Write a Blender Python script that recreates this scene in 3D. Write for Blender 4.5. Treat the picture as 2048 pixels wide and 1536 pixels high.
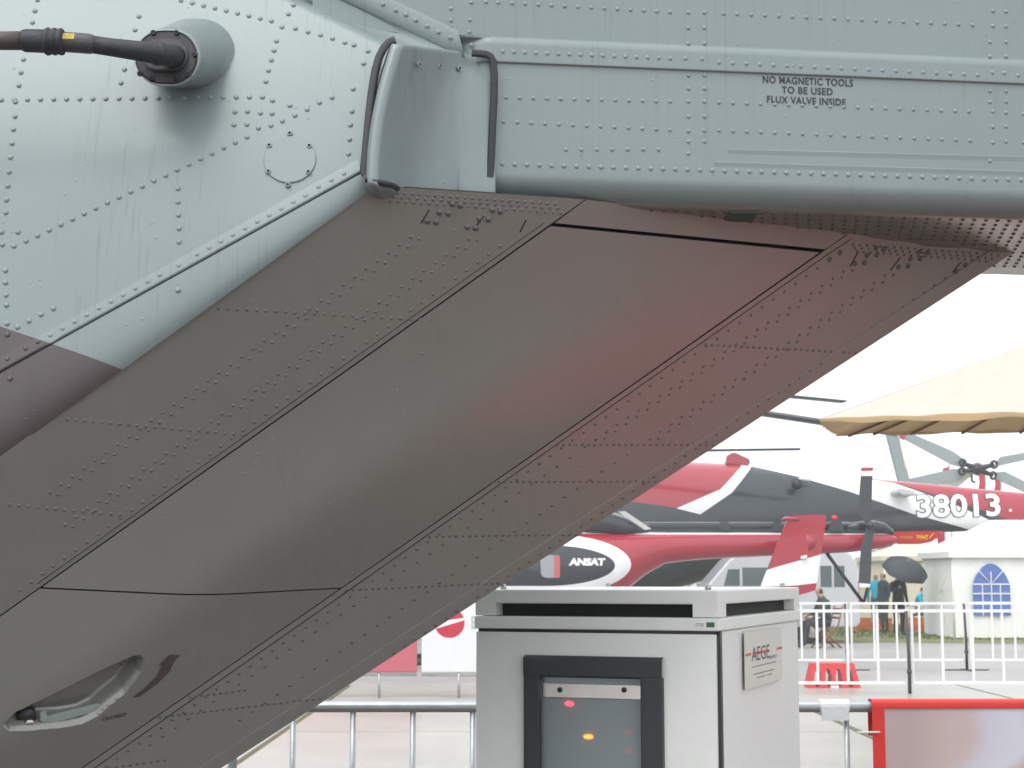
import bpy, bmesh, math, random
import numpy as np
from mathutils import Vector, Matrix
random.seed(7)
R = math.radians
sc = bpy.context.scene
for o in list(bpy.data.objects): bpy.data.objects.remove(o)
C = sc.collection
# ------------------------------------------------------------------ camera
W, H, F, EYE = 2048, 1536, 3200.0, 1.65
PITCH = math.atan(382 / F)
cam = bpy.data.cameras.new('camera'); camo = bpy.data.objects.new('camera', cam); C.objects.link(camo)
cam.sensor_width = 36; cam.lens = 36 * F / W; cam.clip_start = .05; cam.clip_end = 3000
camo.location = (0, 0, EYE); camo.rotation_euler = (math.pi / 2 + PITCH, 0, 0)
cam.dof.use_dof = True; cam.dof.focus_distance = 3.4; cam.dof.aperture_fstop = 20
sc.camera = camo
# ------------------------------------------------------------------ sky, sun, exposure
wd = bpy.data.worlds.new('World'); sc.world = wd; wd.use_nodes = True
nt = wd.node_tree; nt.nodes.clear()
sky = nt.nodes.new('ShaderNodeTexSky'); sky.sky_type = 'NISHITA'; sky.sun_disc = False
sky.sun_elevation = R(58); sky.sun_rotation = R(215); sky.dust_density = 6; sky.air_density = 1.2
hsv = nt.nodes.new('ShaderNodeHueSaturation'); hsv.inputs['Saturation'].default_value = .25
mxw = nt.nodes.new('ShaderNodeMix'); mxw.data_type = 'RGBA'; mxw.inputs[0].default_value = .8
mxw.inputs[7].default_value = (8.6, 9.0, 9.3, 1)          # the even cloud deck
bg = nt.nodes.new('ShaderNodeBackground'); bg.inputs[1].default_value = .1
wo = nt.nodes.new('ShaderNodeOutputWorld')
nt.links.new(sky.outputs[0], hsv.inputs['Color']); nt.links.new(hsv.outputs[0], mxw.inputs[6])
nt.links.new(mxw.outputs[2], bg.inputs[0]); nt.links.new(bg.outputs[0], wo.inputs[0])
sl = bpy.data.lights.new('sun', 'SUN'); sl.energy = .7; sl.angle = R(40); sl.color = (1, .97, .93)
so = bpy.data.objects.new('sun', sl); C.objects.link(so)
so.rotation_euler = (R(32), 0, R(-35))
sc.view_settings.view_transform = 'Standard'; sc.view_settings.look = 'None'
sc.view_settings.gamma = 1; sc.view_settings.use_curve_mapping = False
sc.view_settings.exposure = 1.05
sc.render.engine = 'CYCLES'
# ------------------------------------------------------------------ rays of the measured picture -> metres
FW = Vector((0, math.cos(PITCH), math.sin(PITCH))); UP = Vector((0, -math.sin(PITCH), math.cos(PITCH)))
EY = Vector((0, 0, EYE))
def ray(px, py): return Vector(((px - 1024) / F, 0, 0)) + UP * (-(py - 768) / F) + FW
def dep(px, py, y): d = ray(px, py); return EY + d * (y / d.y)
def hgt(px, py, z): d = ray(px, py); return EY + d * ((z - EYE) / d.z)
def onp(px, py, p0, n): d = ray(px, py); return EY + d * ((p0 - EY).dot(n) / d.dot(n))
def onf(px, py, fn, a=2.0, b=6.0):
    d = ray(px, py); fa = fn(EY + d * a)
    for _ in range(40):
        m = (a + b) / 2; fm = fn(EY + d * m)
        if (fm > 0) == (fa > 0): a = m
        else: b = m
    return EY + d * a
def pxof(p):
    q = p - EY; k = q.dot(FW); return 1024 + F * q.x / k, 768 - F * q.dot(UP) / k
# ------------------------------------------------------------------ materials
def nd(t, ty, **kw):
    n = t.nodes.new(ty)
    for k, v in kw.items(): setattr(n, k, v)
    return n
MATS = {}
def mat(name, col, rough=.5, metal=0, var=.08, vscale=6, bump=0, bscale=80, spec=.5, trans=0, emit=None, estr=0, coat=0, alpha=1, vmap=(1, 1, 1)):
    if name in MATS: return MATS[name]
    m = bpy.data.materials.new(name); m.use_nodes = True; t = m.node_tree; b = t.nodes['Principled BSDF']
    tc = nd(t, 'ShaderNodeTexCoord'); mp = nd(t, 'ShaderNodeMapping'); mp.inputs['Scale'].default_value = vmap
    t.links.new(tc.outputs['Object'], mp.inputs[0])
    n = nd(t, 'ShaderNodeTexNoise'); n.inputs['Scale'].default_value = vscale; n.inputs['Detail'].default_value = 5
    t.links.new(mp.outputs[0], n.inputs['Vector'])
    mx = nd(t, 'ShaderNodeMix', data_type='RGBA')
    mx.inputs[6].default_value = tuple(max(0, c * (1 - var)) for c in col) + (1,)
    mx.inputs[7].default_value = tuple(min(1, c * (1 + var)) for c in col) + (1,)
    t.links.new(n.outputs[0], mx.inputs[0]); t.links.new(mx.outputs[2], b.inputs['Base Color'])
    b.inputs['Roughness'].default_value = rough; b.inputs['Metallic'].default_value = metal
    b.inputs['Specular IOR Level'].default_value = spec; b.inputs['Transmission Weight'].default_value = trans
    b.inputs['Coat Weight'].default_value = coat; b.inputs['Alpha'].default_value = alpha
    if emit: b.inputs['Emission Color'].default_value = (*emit, 1); b.inputs['Emission Strength'].default_value = estr
    if bump:
        n2 = nd(t, 'ShaderNodeTexNoise'); n2.inputs['Scale'].default_value = bscale; n2.inputs['Detail'].default_value = 3
        t.links.new(mp.outputs[0], n2.inputs['Vector'])
        bp = nd(t, 'ShaderNodeBump'); bp.inputs['Strength'].default_value = bump; bp.inputs['Distance'].default_value = .004
        t.links.new(n2.outputs[0], bp.inputs['Height']); t.links.new(bp.outputs[0], b.inputs['Normal'])
    MATS[name] = m; return m
def aircraft_paint(name, col, rough=.38, streak=.16, dirt=.1):
    """satin paint with rain runs, faint patches and beads of water"""
    m = bpy.data.materials.new(name); m.use_nodes = True; t = m.node_tree; b = t.nodes['Principled BSDF']; L = t.links.new
    tc = nd(t, 'ShaderNodeTexCoord')
    mp = nd(t, 'ShaderNodeMapping'); mp.inputs['Scale'].default_value = (125, 30, 1.2); L(tc.outputs['Object'], mp.inputs[0])
    wv = nd(t, 'ShaderNodeTexNoise'); wv.inputs['Scale'].default_value = 5; L(tc.outputs['Object'], wv.inputs['Vector'])
    ad = nd(t, 'ShaderNodeMix', data_type='RGBA', blend_type='ADD'); ad.inputs[0].default_value = .6; L(mp.outputs[0], ad.inputs[6]); L(wv.outputs[1], ad.inputs[7])
    n1 = nd(t, 'ShaderNodeTexNoise'); n1.inputs['Scale'].default_value = 1; n1.inputs['Detail'].default_value = 3; L(ad.outputs[2], n1.inputs['Vector'])
    r1 = nd(t, 'ShaderNodeValToRGB'); r1.color_ramp.elements[0].position = .57; r1.color_ramp.elements[1].position = .68; L(n1.outputs[0], r1.inputs[0])
    n2 = nd(t, 'ShaderNodeTexNoise'); n2.inputs['Scale'].default_value = 3.1; L(tc.outputs['Object'], n2.inputs['Vector'])
    r2 = nd(t, 'ShaderNodeValToRGB'); r2.color_ramp.elements[0].position = .42; r2.color_ramp.elements[1].position = .62; L(n2.outputs[0], r2.inputs[0])
    mu = nd(t, 'ShaderNodeMath', operation='MULTIPLY'); L(r1.outputs[0], mu.inputs[0]); L(r2.outputs[0], mu.inputs[1])
    mu2 = nd(t, 'ShaderNodeMath', operation='MULTIPLY'); L(mu.outputs[0], mu2.inputs[0]); mu2.inputs[1].default_value = streak * 2
    n3 = nd(t, 'ShaderNodeTexNoise'); n3.inputs['Scale'].default_value = 2.2; n3.inputs['Detail'].default_value = 7; L(tc.outputs['Object'], n3.inputs['Vector'])
    c1 = nd(t, 'ShaderNodeMix', data_type='RGBA')
    c1.inputs[6].default_value = tuple(c * (1 - dirt) for c in col) + (1,); c1.inputs[7].default_value = tuple(c * (1 + dirt) for c in col) + (1,)
    L(n3.outputs[0], c1.inputs[0])
    c2 = nd(t, 'ShaderNodeMix', data_type='RGBA'); L(mu2.outputs[0], c2.inputs[0]); L(c1.outputs[2], c2.inputs[6])
    c2.inputs[7].default_value = tuple(c * .45 for c in col) + (1,)
    L(c2.outputs[2], b.inputs['Base Color'])
    rr = nd(t, 'ShaderNodeMapRange'); L(n3.outputs[0], rr.inputs[0]); rr.inputs[3].default_value = rough - .07; rr.inputs[4].default_value = rough + .08
    L(rr.outputs[0], b.inputs['Roughness'])
    vo = nd(t, 'ShaderNodeTexVoronoi'); vo.inputs['Scale'].default_value = 42; L(tc.outputs['Object'], vo.inputs['Vector'])
    dr = nd(t, 'ShaderNodeMapRange'); L(vo.outputs['Distance'], dr.inputs[0]); dr.inputs[1].default_value = .06; dr.inputs[2].default_value = .13; dr.inputs[3].default_value = 1; dr.inputs[4].default_value = 0
    n5 = nd(t, 'ShaderNodeTexNoise'); n5.inputs['Scale'].default_value = 11; L(tc.outputs['Object'], n5.inputs['Vector'])
    s5 = nd(t, 'ShaderNodeMath', operation='GREATER_THAN'); L(n5.outputs[0], s5.inputs[0]); s5.inputs[1].default_value = .58
    m5 = nd(t, 'ShaderNodeMath', operation='MULTIPLY'); L(dr.outputs[0], m5.inputs[0]); L(s5.outputs[0], m5.inputs[1])
    b1 = nd(t, 'ShaderNodeBump'); b1.inputs['Strength'].default_value = .6; b1.inputs['Distance'].default_value = .0015; L(m5.outputs[0], b1.inputs['Height'])
    n4 = nd(t, 'ShaderNodeTexNoise'); n4.inputs['Scale'].default_value = 4.5; n4.inputs['Detail'].default_value = 1; L(tc.outputs['Object'], n4.inputs['Vector'])
    b2 = nd(t, 'ShaderNodeBump'); b2.inputs['Strength'].default_value = .16; b2.inputs['Distance'].default_value = .012; L(n4.outputs[0], b2.inputs['Height']); L(b1.outputs[0], b2.inputs['Normal'])
    L(b2.outputs[0], b.inputs['Normal'])
    MATS[name] = m; return m
GREY = aircraft_paint('grey_green_paint', (.208, .250, .252), streak=.13)
BELLY = aircraft_paint('belly_paint', (.225, .222, .206), rough=.33, streak=.05)
SHEET = aircraft_paint('boom_underside_sheet', (.40, .365, .33), rough=.3, streak=.02)
SHEET.node_tree.nodes['Principled BSDF'].inputs['Metallic'].default_value = .7
for m_, me_, co_ in ((GREY, .12, .25), (BELLY, .30, 1.0)):
    b_ = m_.node_tree.nodes['Principled BSDF']; b_.inputs['Metallic'].default_value = me_; b_.inputs['Coat Weight'].default_value = co_; b_.inputs['Coat Roughness'].default_value = .22
BROWN = aircraft_paint('brown_camouflage_paint', (.085, .069, .072), streak=.1)
RIV = mat('rivet_paint', (.225, .268, .27), .35, var=.05)
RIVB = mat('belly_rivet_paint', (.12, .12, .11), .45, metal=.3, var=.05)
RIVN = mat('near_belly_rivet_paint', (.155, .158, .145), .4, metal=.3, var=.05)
RUB = mat('black_rubber', (.022, .024, .028), .55, bump=.3, bscale=300)
BLK = mat('black_paint', (.02, .021, .024), .4)
GAP = mat('shadow_gap_sealant', (.012, .012, .012), .8)
STEEL = mat('bare_steel', (.5, .48, .45), .3, metal=1)
STEN = mat('stencil_ink', (.03, .034, .037), .6, var=.3, vscale=160)
# ------------------------------------------------------------------ object helpers
def link(name, me, m=None, parent=None, smooth=False):
    o = bpy.data.objects.new(name, me); C.objects.link(o)
    if m is not None and not me.materials:
        for q in (m if isinstance(m, (list, tuple)) else [m]): me.materials.append(q)
    if smooth:
        for p in me.polygons: p.use_smooth = True
    if parent is not None:
        o.parent = parent
        r = parent
        while r.parent is not None: r = r.parent
        if r.get('world_parts'):                       # meshes given in world metres under an empty at the thing's base
            o.matrix_parent_inverse = Matrix.Translation(-r.location) if parent is r else Matrix.Identity(4)
    return o
def mesh(name, vs, fs, m, parent=None, smooth=False):
    me = bpy.data.meshes.new(name); me.from_pydata([tuple(v) for v in vs], [], [tuple(f) for f in fs]); me.update()
    return link(name, me, m, parent, smooth)
def bmobj(name, bm, m, parent=None, smooth=False, bevel=0, seg=2):
    if bevel: bmesh.ops.bevel(bm, geom=list(bm.edges), offset=bevel, segments=seg, affect='EDGES', profile=.6)
    me = bpy.data.meshes.new(name); bm.to_mesh(me); bm.free(); return link(name, me, m, parent, smooth)
def bbox_bm(bm, a, b):
    v = [bm.verts.new((x, y, z)) for z in (a[2], b[2]) for y in (a[1], b[1]) for x in (a[0], b[0])]
    for f in ((0, 2, 3, 1), (4, 5, 7, 6), (0, 1, 5, 4), (2, 6, 7, 3), (0, 4, 6, 2), (1, 3, 7, 5)): bm.faces.new([v[i] for i in f])
def box(name, a, b, m, parent=None, bevel=0):
    a, b = [min(p, q) for p, q in zip(a, b)], [max(p, q) for p, q in zip(a, b)]
    bm = bmesh.new(); bbox_bm(bm, a, b); return bmobj(name, bm, m, parent, bevel=bevel)
def tube_data(path, rad, n=10, caps=True):
    path = [Vector(p) for p in path]; vs, fs = [], []
    if not isinstance(rad, (list, tuple)): rad = [rad] * len(path)
    ref = Vector((0, 0, 1))
    if abs((path[-1] - path[0]).normalized().z) > .9: ref = Vector((0, 1, 0))
    for i, p in enumerate(path):
        d = (path[min(i + 1, len(path) - 1)] - path[max(i - 1, 0)]).normalized()
        a = d.cross(ref).normalized(); b = a.cross(d)
        for k in range(n):
            an = 2 * math.pi * k / n; vs.append(p + (a * math.cos(an) + b * math.sin(an)) * rad[i])
    for i in range(len(path) - 1):
        for k in range(n): fs.append((i * n + k, i * n + (k + 1) % n, (i + 1) * n + (k + 1) % n, (i + 1) * n + k))
    if caps: fs.append(tuple(range(n))[::-1]); fs.append(tuple((len(path) - 1) * n + k for k in range(n)))
    return vs, fs
def tube(name, path, rad, m, parent=None, n=10):
    vs, fs = tube_data(path, rad, n); return mesh(name, vs, fs, m, parent, True)
def multi(name, parts, m, parent=None, smooth=False):
    V, Fa = [], []
    for vs, fs in parts:
        k = len(V); V += list(vs); Fa += [tuple(i + k for i in f) for f in fs]
    return mesh(name, V, Fa, m, parent, smooth)
def boxdata(a, b):
    v = [(x, y, z) for z in (a[2], b[2]) for y in (a[1], b[1]) for x in (a[0], b[0])]
    return v, [(0, 2, 3, 1), (4, 5, 7, 6), (0, 1, 5, 4), (2, 6, 7, 3), (0, 4, 6, 2), (1, 3, 7, 5)]
def grid(name, rows, m, parent=None, smooth=True, matfn=None, flip=False):
    nv = len(rows[0]); vs = [p for r in rows for p in r]; fs = []
    for i in range(len(rows) - 1):
        for j in range(nv - 1):
            f = (i * nv + j, i * nv + j + 1, (i + 1) * nv + j + 1, (i + 1) * nv + j); fs.append(f[::-1] if flip else f)
    return mesh(name, vs, fs, m, parent, smooth)
def poly_plate(name, pts, n, th, m, parent=None, bevel=0):
    """flat outline pts (Vectors) given thickness th along n"""
    n = Vector(n).normalized(); k = len(pts); vs = [p + n * th for p in pts] + list(pts)
    fs = [tuple(range(k)), tuple(range(2 * k - 1, k - 1, -1))] + [(i, i + k, (i + 1) % k + k, (i + 1) % k) for i in range(k)]
    o = mesh(name, vs, fs, m, parent)
    bm = bmesh.new(); bm.from_mesh(o.data); bmesh.ops.recalc_face_normals(bm, faces=bm.faces)
    if bevel: bmesh.ops.bevel(bm, geom=list(bm.edges), offset=bevel, segments=2, affect='EDGES')
    bm.to_mesh(o.data); bm.free(); return o
def empty(name, loc, label, cat, group=None, rz=0, world=False):
    o = bpy.data.objects.new(name, None); C.objects.link(o); o.location = loc; o.rotation_euler = (0, 0, rz)
    o.empty_display_size = .1
    tag(o, label, cat, group)
    if world: o['world_parts'] = 1
    return o
def tag(o, label, cat, group=None):
    o['label'] = label; o['category'] = cat
    if group: o['group'] = group
    return o
def struct(o): o['kind'] = 'structure'; return o
def stuff(o): o['kind'] = 'stuff'; return o
def text_mesh(s, cap, mapfn, name, m, parent, xs=1.0, width=None, weight=0, spacing=1.0, align='CENTER', sub=0, shear=0):
    cu = bpy.data.curves.new('t', 'FONT'); cu.body = s; cu.size = cap / .73; cu.align_x = align; cu.offset = weight; cu.space_character = spacing; cu.resolution_u = 3; cu.shear = shear
    to = bpy.data.objects.new('t', cu); C.objects.link(to)
    me = bpy.data.meshes.new_from_object(to.evaluated_get(bpy.context.evaluated_depsgraph_get()))
    bpy.data.objects.remove(to)
    if sub:
        bm = bmesh.new(); bm.from_mesh(me); bmesh.ops.triangulate(bm, faces=bm.faces)
        bmesh.ops.subdivide_edges(bm, edges=bm.edges, cuts=sub, use_grid_fill=True); bm.to_mesh(me); bm.free()
    if width: xx_ = [v.co.x for v in me.vertices]; xs = width / (max(xx_) - min(xx_))
    for v in me.vertices: v.co = mapfn(v.co.x * xs, v.co.y)
    me.materials.clear(); me.name = name
    return link(name, me, m, parent)
def inpoly(x, y, P):
    c = False; j = len(P) - 1
    for i in range(len(P)):
        if (P[i][1] > y) != (P[j][1] > y) and x < (P[j][0] - P[i][0]) * (y - P[i][1]) / (P[j][1] - P[i][1] + 1e-12) + P[i][0]: c = not c
        j = i
    return c
def lerp(a, b, t): return a + (b - a) * t
def pl(pts, x):
    xs = [p[0] for p in pts]; ys = [p[1] for p in pts]; return float(np.interp(x, xs, ys))
def sstep(a, b, x): t = min(1, max(0, (x - a) / (b - a))); return t * t * (3 - 2 * t)

# ================================================================== GROUND
ASPH = mat('wet_asphalt', (.088, .074, .06), .3, var=.35, vscale=.8, bump=.25, bscale=60)
TAXI = mat('weathered_asphalt', (.31, .292, .28), .5, var=.28, vscale=.5, bump=.2, bscale=50)
CONC = mat('wet_pale_concrete', (.37, .36, .33), .33, var=.28, vscale=.9, bump=.2, bscale=30)
GRAS = mat('lawn_soil', (.16, .17, .07), .9, var=.3, vscale=1.2)
BLADE = mat('grass_blades', (.15, .19, .06), .7, var=.35, vscale=2)
def sheet(name, pts, z, m, parent=None): return mesh(name, [(x, y, z) for x, y in pts], [tuple(range(len(pts)))], m, parent)
g = struct(sheet('ground', [(-900, -900), (900, -900), (900, 1500), (-900, 1500)], 0, TAXI))
struct(sheet('parking_stand', [(-14, -12), (16, -12), (16, 9.5), (-14, 9.5)], .004, ASPH))
apron = struct(sheet('apron', [(-30, 9.5), (40, 9.5), (40, 24.3), (-30, 24.3)], .005, mat('joint_weeds', (.17, .15, .07), .9, var=.4, vscale=4)))
sx, sy = 3.0, 3.7
base = None
for i in range(-3, 6):
    for j in range(4):
        x0 = -2.35 + i * sx; y0 = 9.55 + j * sy
        if base is None:
            base = box('slab', (0, 0, 0), (sx - .075, sy - .05, .035), CONC, apron, .006); me = base.data
            s = base
        else:
            s = base.copy(); C.objects.link(s)
        s.location = (x0 + random.uniform(-.008, .008), y0, -.0 + random.uniform(-.004, .004)); s.rotation_euler = (0, 0, random.uniform(-.003, .003))
struct(sheet('lawn', [(5.5, 40.5), (16, 38.5), (60, 34), (90, 120), (-40, 120), (-40, 46), (5.5, 44)], .006, GRAS))
vs, fs = [], []
for i in range(16000):
    y = random.uniform(36, 75); x = y * random.uniform(.15, .36)
    if y < 44.5 - (x - 4) * .42 + random.uniform(-.6, .6): continue
    h = random.uniform(.04, .11); a = random.uniform(0, 3.14); w = .025; dx, dy = math.cos(a) * w, math.sin(a) * w
    k = len(vs); vs += [(x - dx, y - dy, 0), (x + dx, y + dy, 0), (x + random.uniform(-.05, .05), y + random.uniform(-.05, .05), h)]; fs.append((k, k + 1, k + 2))
o = stuff(mesh('grass', vs, fs, BLADE)); o['label'] = 'short wet grass growing round the white tent'; o['category'] = 'grass'
carpet = box('carpet', (-1.2, -.42, .004), (1.5, .36, .016), mat('red_carpet', (.64, .035, .04), .85, var=.15, vscale=30, bump=.4, bscale=200), None, .004)
carpet.location = (3.3, 2.45, .002); carpet.rotation_euler = (0, 0, R(-6))
tag(carpet, 'red carpet runner lying on the dark stand below the tail of the grey helicopter', 'carpet')

# ================================================================== THE NEAR HELICOPTER
heli = empty('helicopter', (-4.6, 3.9, 0), 'grey green riveted helicopter tail and upswept belly with brown camouflage corner, close overhead', 'helicopter', world=True)
def yl(z): d = z - 1.9; return 3.06 + .05 * d + max(0, d) ** 2 / 7.0
fl = lambda p: p.y - yl(p.z)
def left(px, py): return onf(px, py, fl)
def nleft(p): d = p.z - 1.9; s = .05 + 2 * max(0, d) / 7.0; return Vector((0, -1, s)).normalized()
def edge_y(px): return 372 + (724 - px) * .6875
n0 = left(724, 372); n1 = left(0, edge_y(0))
ZB = 2.44
f0 = hgt(2028, 503, ZB)
NB = (n1 - n0).cross(f0 - n0).normalized()
if NB.z > 0: NB = -NB
def onb(px, py): return onp(px, py, n0, NB)
f1 = onb(440, 1536)
DN = (n1 - n0); DF = (f1 - f0) * ((n1 - n0).length / (f1 - f0).length)
AX = DN.normalized(); AY = NB.cross(AX)
def inv(px, py):
    p = onb(px, py) - n0; s, w = 1.0, .5
    for _ in range(12):
        q = lerp(DN * s, (f0 - n0) + DF * s, w) - p
        ds = lerp(DN, DF, w); dw = (f0 - n0) + (DF - DN) * s
        a, b, c, d = ds.dot(AX), dw.dot(AX), ds.dot(AY), dw.dot(AY); e, f = q.dot(AX), q.dot(AY); D = a * d - b * c
        s -= (e * d - b * f) / D; w -= (a * f - c * e) / D
    return s, w
HN0, HN1 = inv(1100, 450), inv(80, 1175); HF0, HF1 = inv(1650, 500), inv(685, 1175)
def wn(s): return lerp(HN0[1], HN1[1], (s - HN0[0]) / (HN1[0] - HN0[0]))
def wf(s): return lerp(HF0[1], HF1[1], (s - HF0[0]) / (HF1[0] - HF0[0]))
def bulge(s, w):
    a, b = wn(s), wf(s); u = (w - a) / (b - a)
    if u <= 0 or u >= 1: return 0
    t = 1 - abs(2 * u - 1); t = t - .12 * max(0, 1 - abs(1 - t) / .25) ** 2
    return t * .034 * sstep(.15, 1.6, s)
def bel(s, w, off=0): return n0 + lerp(DN * s, (f0 - n0) + DF * s, w) + NB * (bulge(s, w) + off)
def belpx(px, py, off=0): s, w = inv(px, py); return bel(s, w, off)
# -- left side skin with the rounded lower edge
cols = []
for i in range(91):
    t = i / 90; pb = lerp(-1900, 724, t); pt = lerp(-1900, 776, t)
    eb = edge_y(pb); E = left(pb, eb)
    hh = pl([(-400, 125), (0, 108), (300, 80), (724, 30)], pb)
    A = left(pb + hh * .05, eb - hh); B = E + (f0 - n0).normalized() * (.028 + .030 * (724 - pb) / 724)
    ct = 100 - (776 - pt) * .47
    col = []
    for k in range(30):
        u = k / 29; bend = math.sin(math.pi * u) * -8 * sstep(.6, 1, t)
        col.append(left(lerp(pt, pb + hh * .05, u) + bend, lerp(ct, eb - hh, u)))
    for k in range(1, 13):
        u = k / 12; col.append(A * (1 - u) ** 2 + E * 2 * u * (1 - u) + B * u * u)
    # the shoulder over the top: turns away from the viewer and up
    T = col[0]; pre = []
    rr = pl([(-1900, .12), (300, .11), (776, .05)], pt)
    for k in range(1, 8):
        an = k / 7 * 1.35; pre.append(T + Vector((.25 * math.sin(an) * rr, rr * (1 - math.cos(an)) * 1.15 + rr * .25 * math.sin(an), rr * math.sin(an) * .55)))
    cols.append(pre[::-1] + col)
side = grid('side_skin', cols, [GREY, BROWN], heli)
# brown camouflage below a paint line
q0, q1 = left(-200, 585), left(222, 728); nn = (q1 - q0).cross(nleft(q0)).normalized()
if nn.z > 0: nn = -nn
bm = bmesh.new(); bm.from_mesh(side.data)
bmesh.ops.bisect_plane(bm, geom=list(bm.verts) + list(bm.edges) + list(bm.faces), plane_co=q1, plane_no=nn)
e0, e1 = left(0, 838), left(222, 700)
for f in bm.faces:
    c = f.calc_center_median()
    if (c - q1).dot(nn) > 0 and c.x < q1.x + .05: f.material_index = 1
bm.normal_update(); bm.to_mesh(side.data); bm.free()
for p in side.data.polygons: p.use_smooth = True
# lower lip: seam line below which the edge moulding starts (the upper sheet laps over it)
rows = []
for i in range(60):
    px = lerp(-500, 722, i / 59); py = 744 - .5535 * px
    p = left(px, py); n = nleft(p); rows.append([left(px - 6, py - 26) + n * .0004, left(px - 1, py - 5) + n * .0022, p + n * .0022, p + n * -.002])
lap = grid('lap_edge', rows, [GREY, BROWN], heli)
bm = bmesh.new(); bm.from_mesh(lap.data)
bmesh.ops.bisect_plane(bm, geom=list(bm.verts) + list(bm.edges) + list(bm.faces), plane_co=q1, plane_no=nn)
for f in bm.faces:
    if (f.calc_center_median() - q1).dot(nn) > 0: f.material_index = 1
bm.to_mesh(lap.data); bm.free()
seam = []
for i in range(60):
    px = lerp(-500, 722, i / 59); py = 745.5 - .5535 * px; p = left(px, py); seam.append(p + nleft(p) * .0002)
tube('seam', seam, .0009, GAP, heli, 6)
# -- tail boom
bx = Vector((.9915, .13, 0)).normalized(); bn = Vector((bx.y, -bx.x, 0))
B0 = dep(985, 385, 3.30)
def boom(px, py, off=0): return onp(px, py, B0 + bn * off, bn)
zr1, zr2, zl = boom(1500, 101).z, boom(1500, 107).z, boom(1500, 146).z
zbe = boom(1500, 362).z
prof = [(.004, zl - .40), (0, 3.6), (0, zr1 + .006), (.0055, zr2), (.0055, zl + .0005), (.005, zl - .001), (0, zl - .0015)]
prof = [(0, 3.9), (0, 3.2), (0, zr1 + .03), (0, zr1 + .008), (0, zr1 + .004), (.002, zr1 + .0015), (.0058, zr2 - .002), (.0060, zr2 - .006), (.0060, zr2 - .01), (.0060, zl + .006), (.0060, zl + .002), (.0058, zl + .0005), (.0050, zl - .0005), (0, zl - .001), (0, zl - .0015), (0, zl - .004), (0, zl - .02), (0, lerp(zl, zbe, .5)), (0, zbe + .02), (0, zbe)]
rad = zbe - ZB + .002
for k in range(1, 11):
    a = k / 10 * math.pi / 2; prof.append((-rad * 1.1 * (1 - math.cos(a)), zbe - rad * math.sin(a)))
for d in (.08, .2, .35, .5, .62): prof.append((-rad * 1.1 - d, ZB - .002))
prof += [(-.8, ZB + .05), (-.84, ZB + .2), (-.84, 3.9)]
pb0 = boom(985, 385)
def boomat(xx, off, z): return Vector((pb0.x, pb0.y, 0)) + bx * (xx - pb0.x) / bx.x + bn * off + Vector((0, 0, z))
rows = []
for i, xx in enumerate([-.42, -.3, -.15, pb0.x - .02] + [lerp(pb0.x, 5.5, k / 20) for k in range(21)]):
    rows.append([boomat(xx, o_, z) if (xx >= pb0.x - .021 or z > zr1 + .003) else boomat(xx, -.05, max(z, zbe)) for o_, z in prof])
boomsk = grid('tail_boom_skin', rows, GREY, heli, flip=True)
boomsk.data.materials.append(SHEET)
for p in boomsk.data.polygons:
    if p.center.z < ZB + .003: p.material_index = 1
for e in boomsk.data.edges: pass
# shallow swaged lines low on the boom
for (xa, ya, xb, yb) in ((1456, 297, 2200, 316), (1430, 322, 2200, 346)):
    rws = []
    for k in range(13):
        x, y = lerp(xa, xb, k / 12), lerp(ya, yb, k / 12)
        rws.append([boom(x, y, -.0004), boom(x, y + 1.6, .0013), boom(x, y + 1.8, .0013), boom(x, y + 14, -.0004)])
    grid('swage_line', rws, GREY, heli, smooth=False)
# -- wall between the shoulder and the boom, with its riveted flange
rows, fl_rows = [], []
for i in range(40):
    t = i / 39; pc = lerp(-700, 790, t); pf = lerp(-560, 930, t)
    cy = 96 - (790 - pc) * .47 if pc < 790 else 96
    T = left(pc, cy - 10) + Vector((.01, .032, 0)); Fp = boom(pf, 116 - (930 - pf) * .475, .003)
    rows.append([lerp(T, Fp, k / 10) + Vector((0, .006 * math.sin(math.pi * k / 10), 0)) for k in range(11)])
    q = boom(pf - 12, 116 - (930 - pf) * .475 - 48, .0065); q2 = boom(pf - 14, 116 - (930 - pf) * .475 - 55, .0)
    fl_rows.append([Fp + bn * .0008, lerp(Fp, q, .03) + bn * .0022, q - bn * .002, q2])
grid('transition_skin', rows, GREY, heli)
grid('flange', fl_rows, GREY, heli)
# -- fairing over the joint
pb_ = [(728, 357, -.02), (735, 359, .012), (742, 360, .014), (750, 361, .013), (757, 362, .004)]
colsb = [(733, 360, 780, 93, 'L', .004), (737, 361, 783, 94, 'L', .017), (744, 362, 790, 94, 'L', .02), (752, 362, 800, 95, 'L', .018), (757, 362, 806, 96, 'L', .010)]
rows = []
def fair(u, v):
    """u across (0..1 list index), v up"""
    return None
key = []   # bottom px, top px, depth offset from left surface at y
for (xb, xt, d) in ((732, 780, 3.085), (735, 782, 3.062), (741, 787, 3.057), (748, 793, 3.057), (754, 800, 3.060), (758, 806, 3.067), (764, 812, 3.078), (800, 838, 3.125), (860, 884, 3.195), (905, 916, 3.248), (916, 925, 3.258), (926, 932, 3.264), (936, 940, 3.268), (975, 975, 3.275), (988, 983, 3.277), (991, 985, 3.279), (991.5, 985.5, 3.30)): key.append((xb, xt, d))
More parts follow.
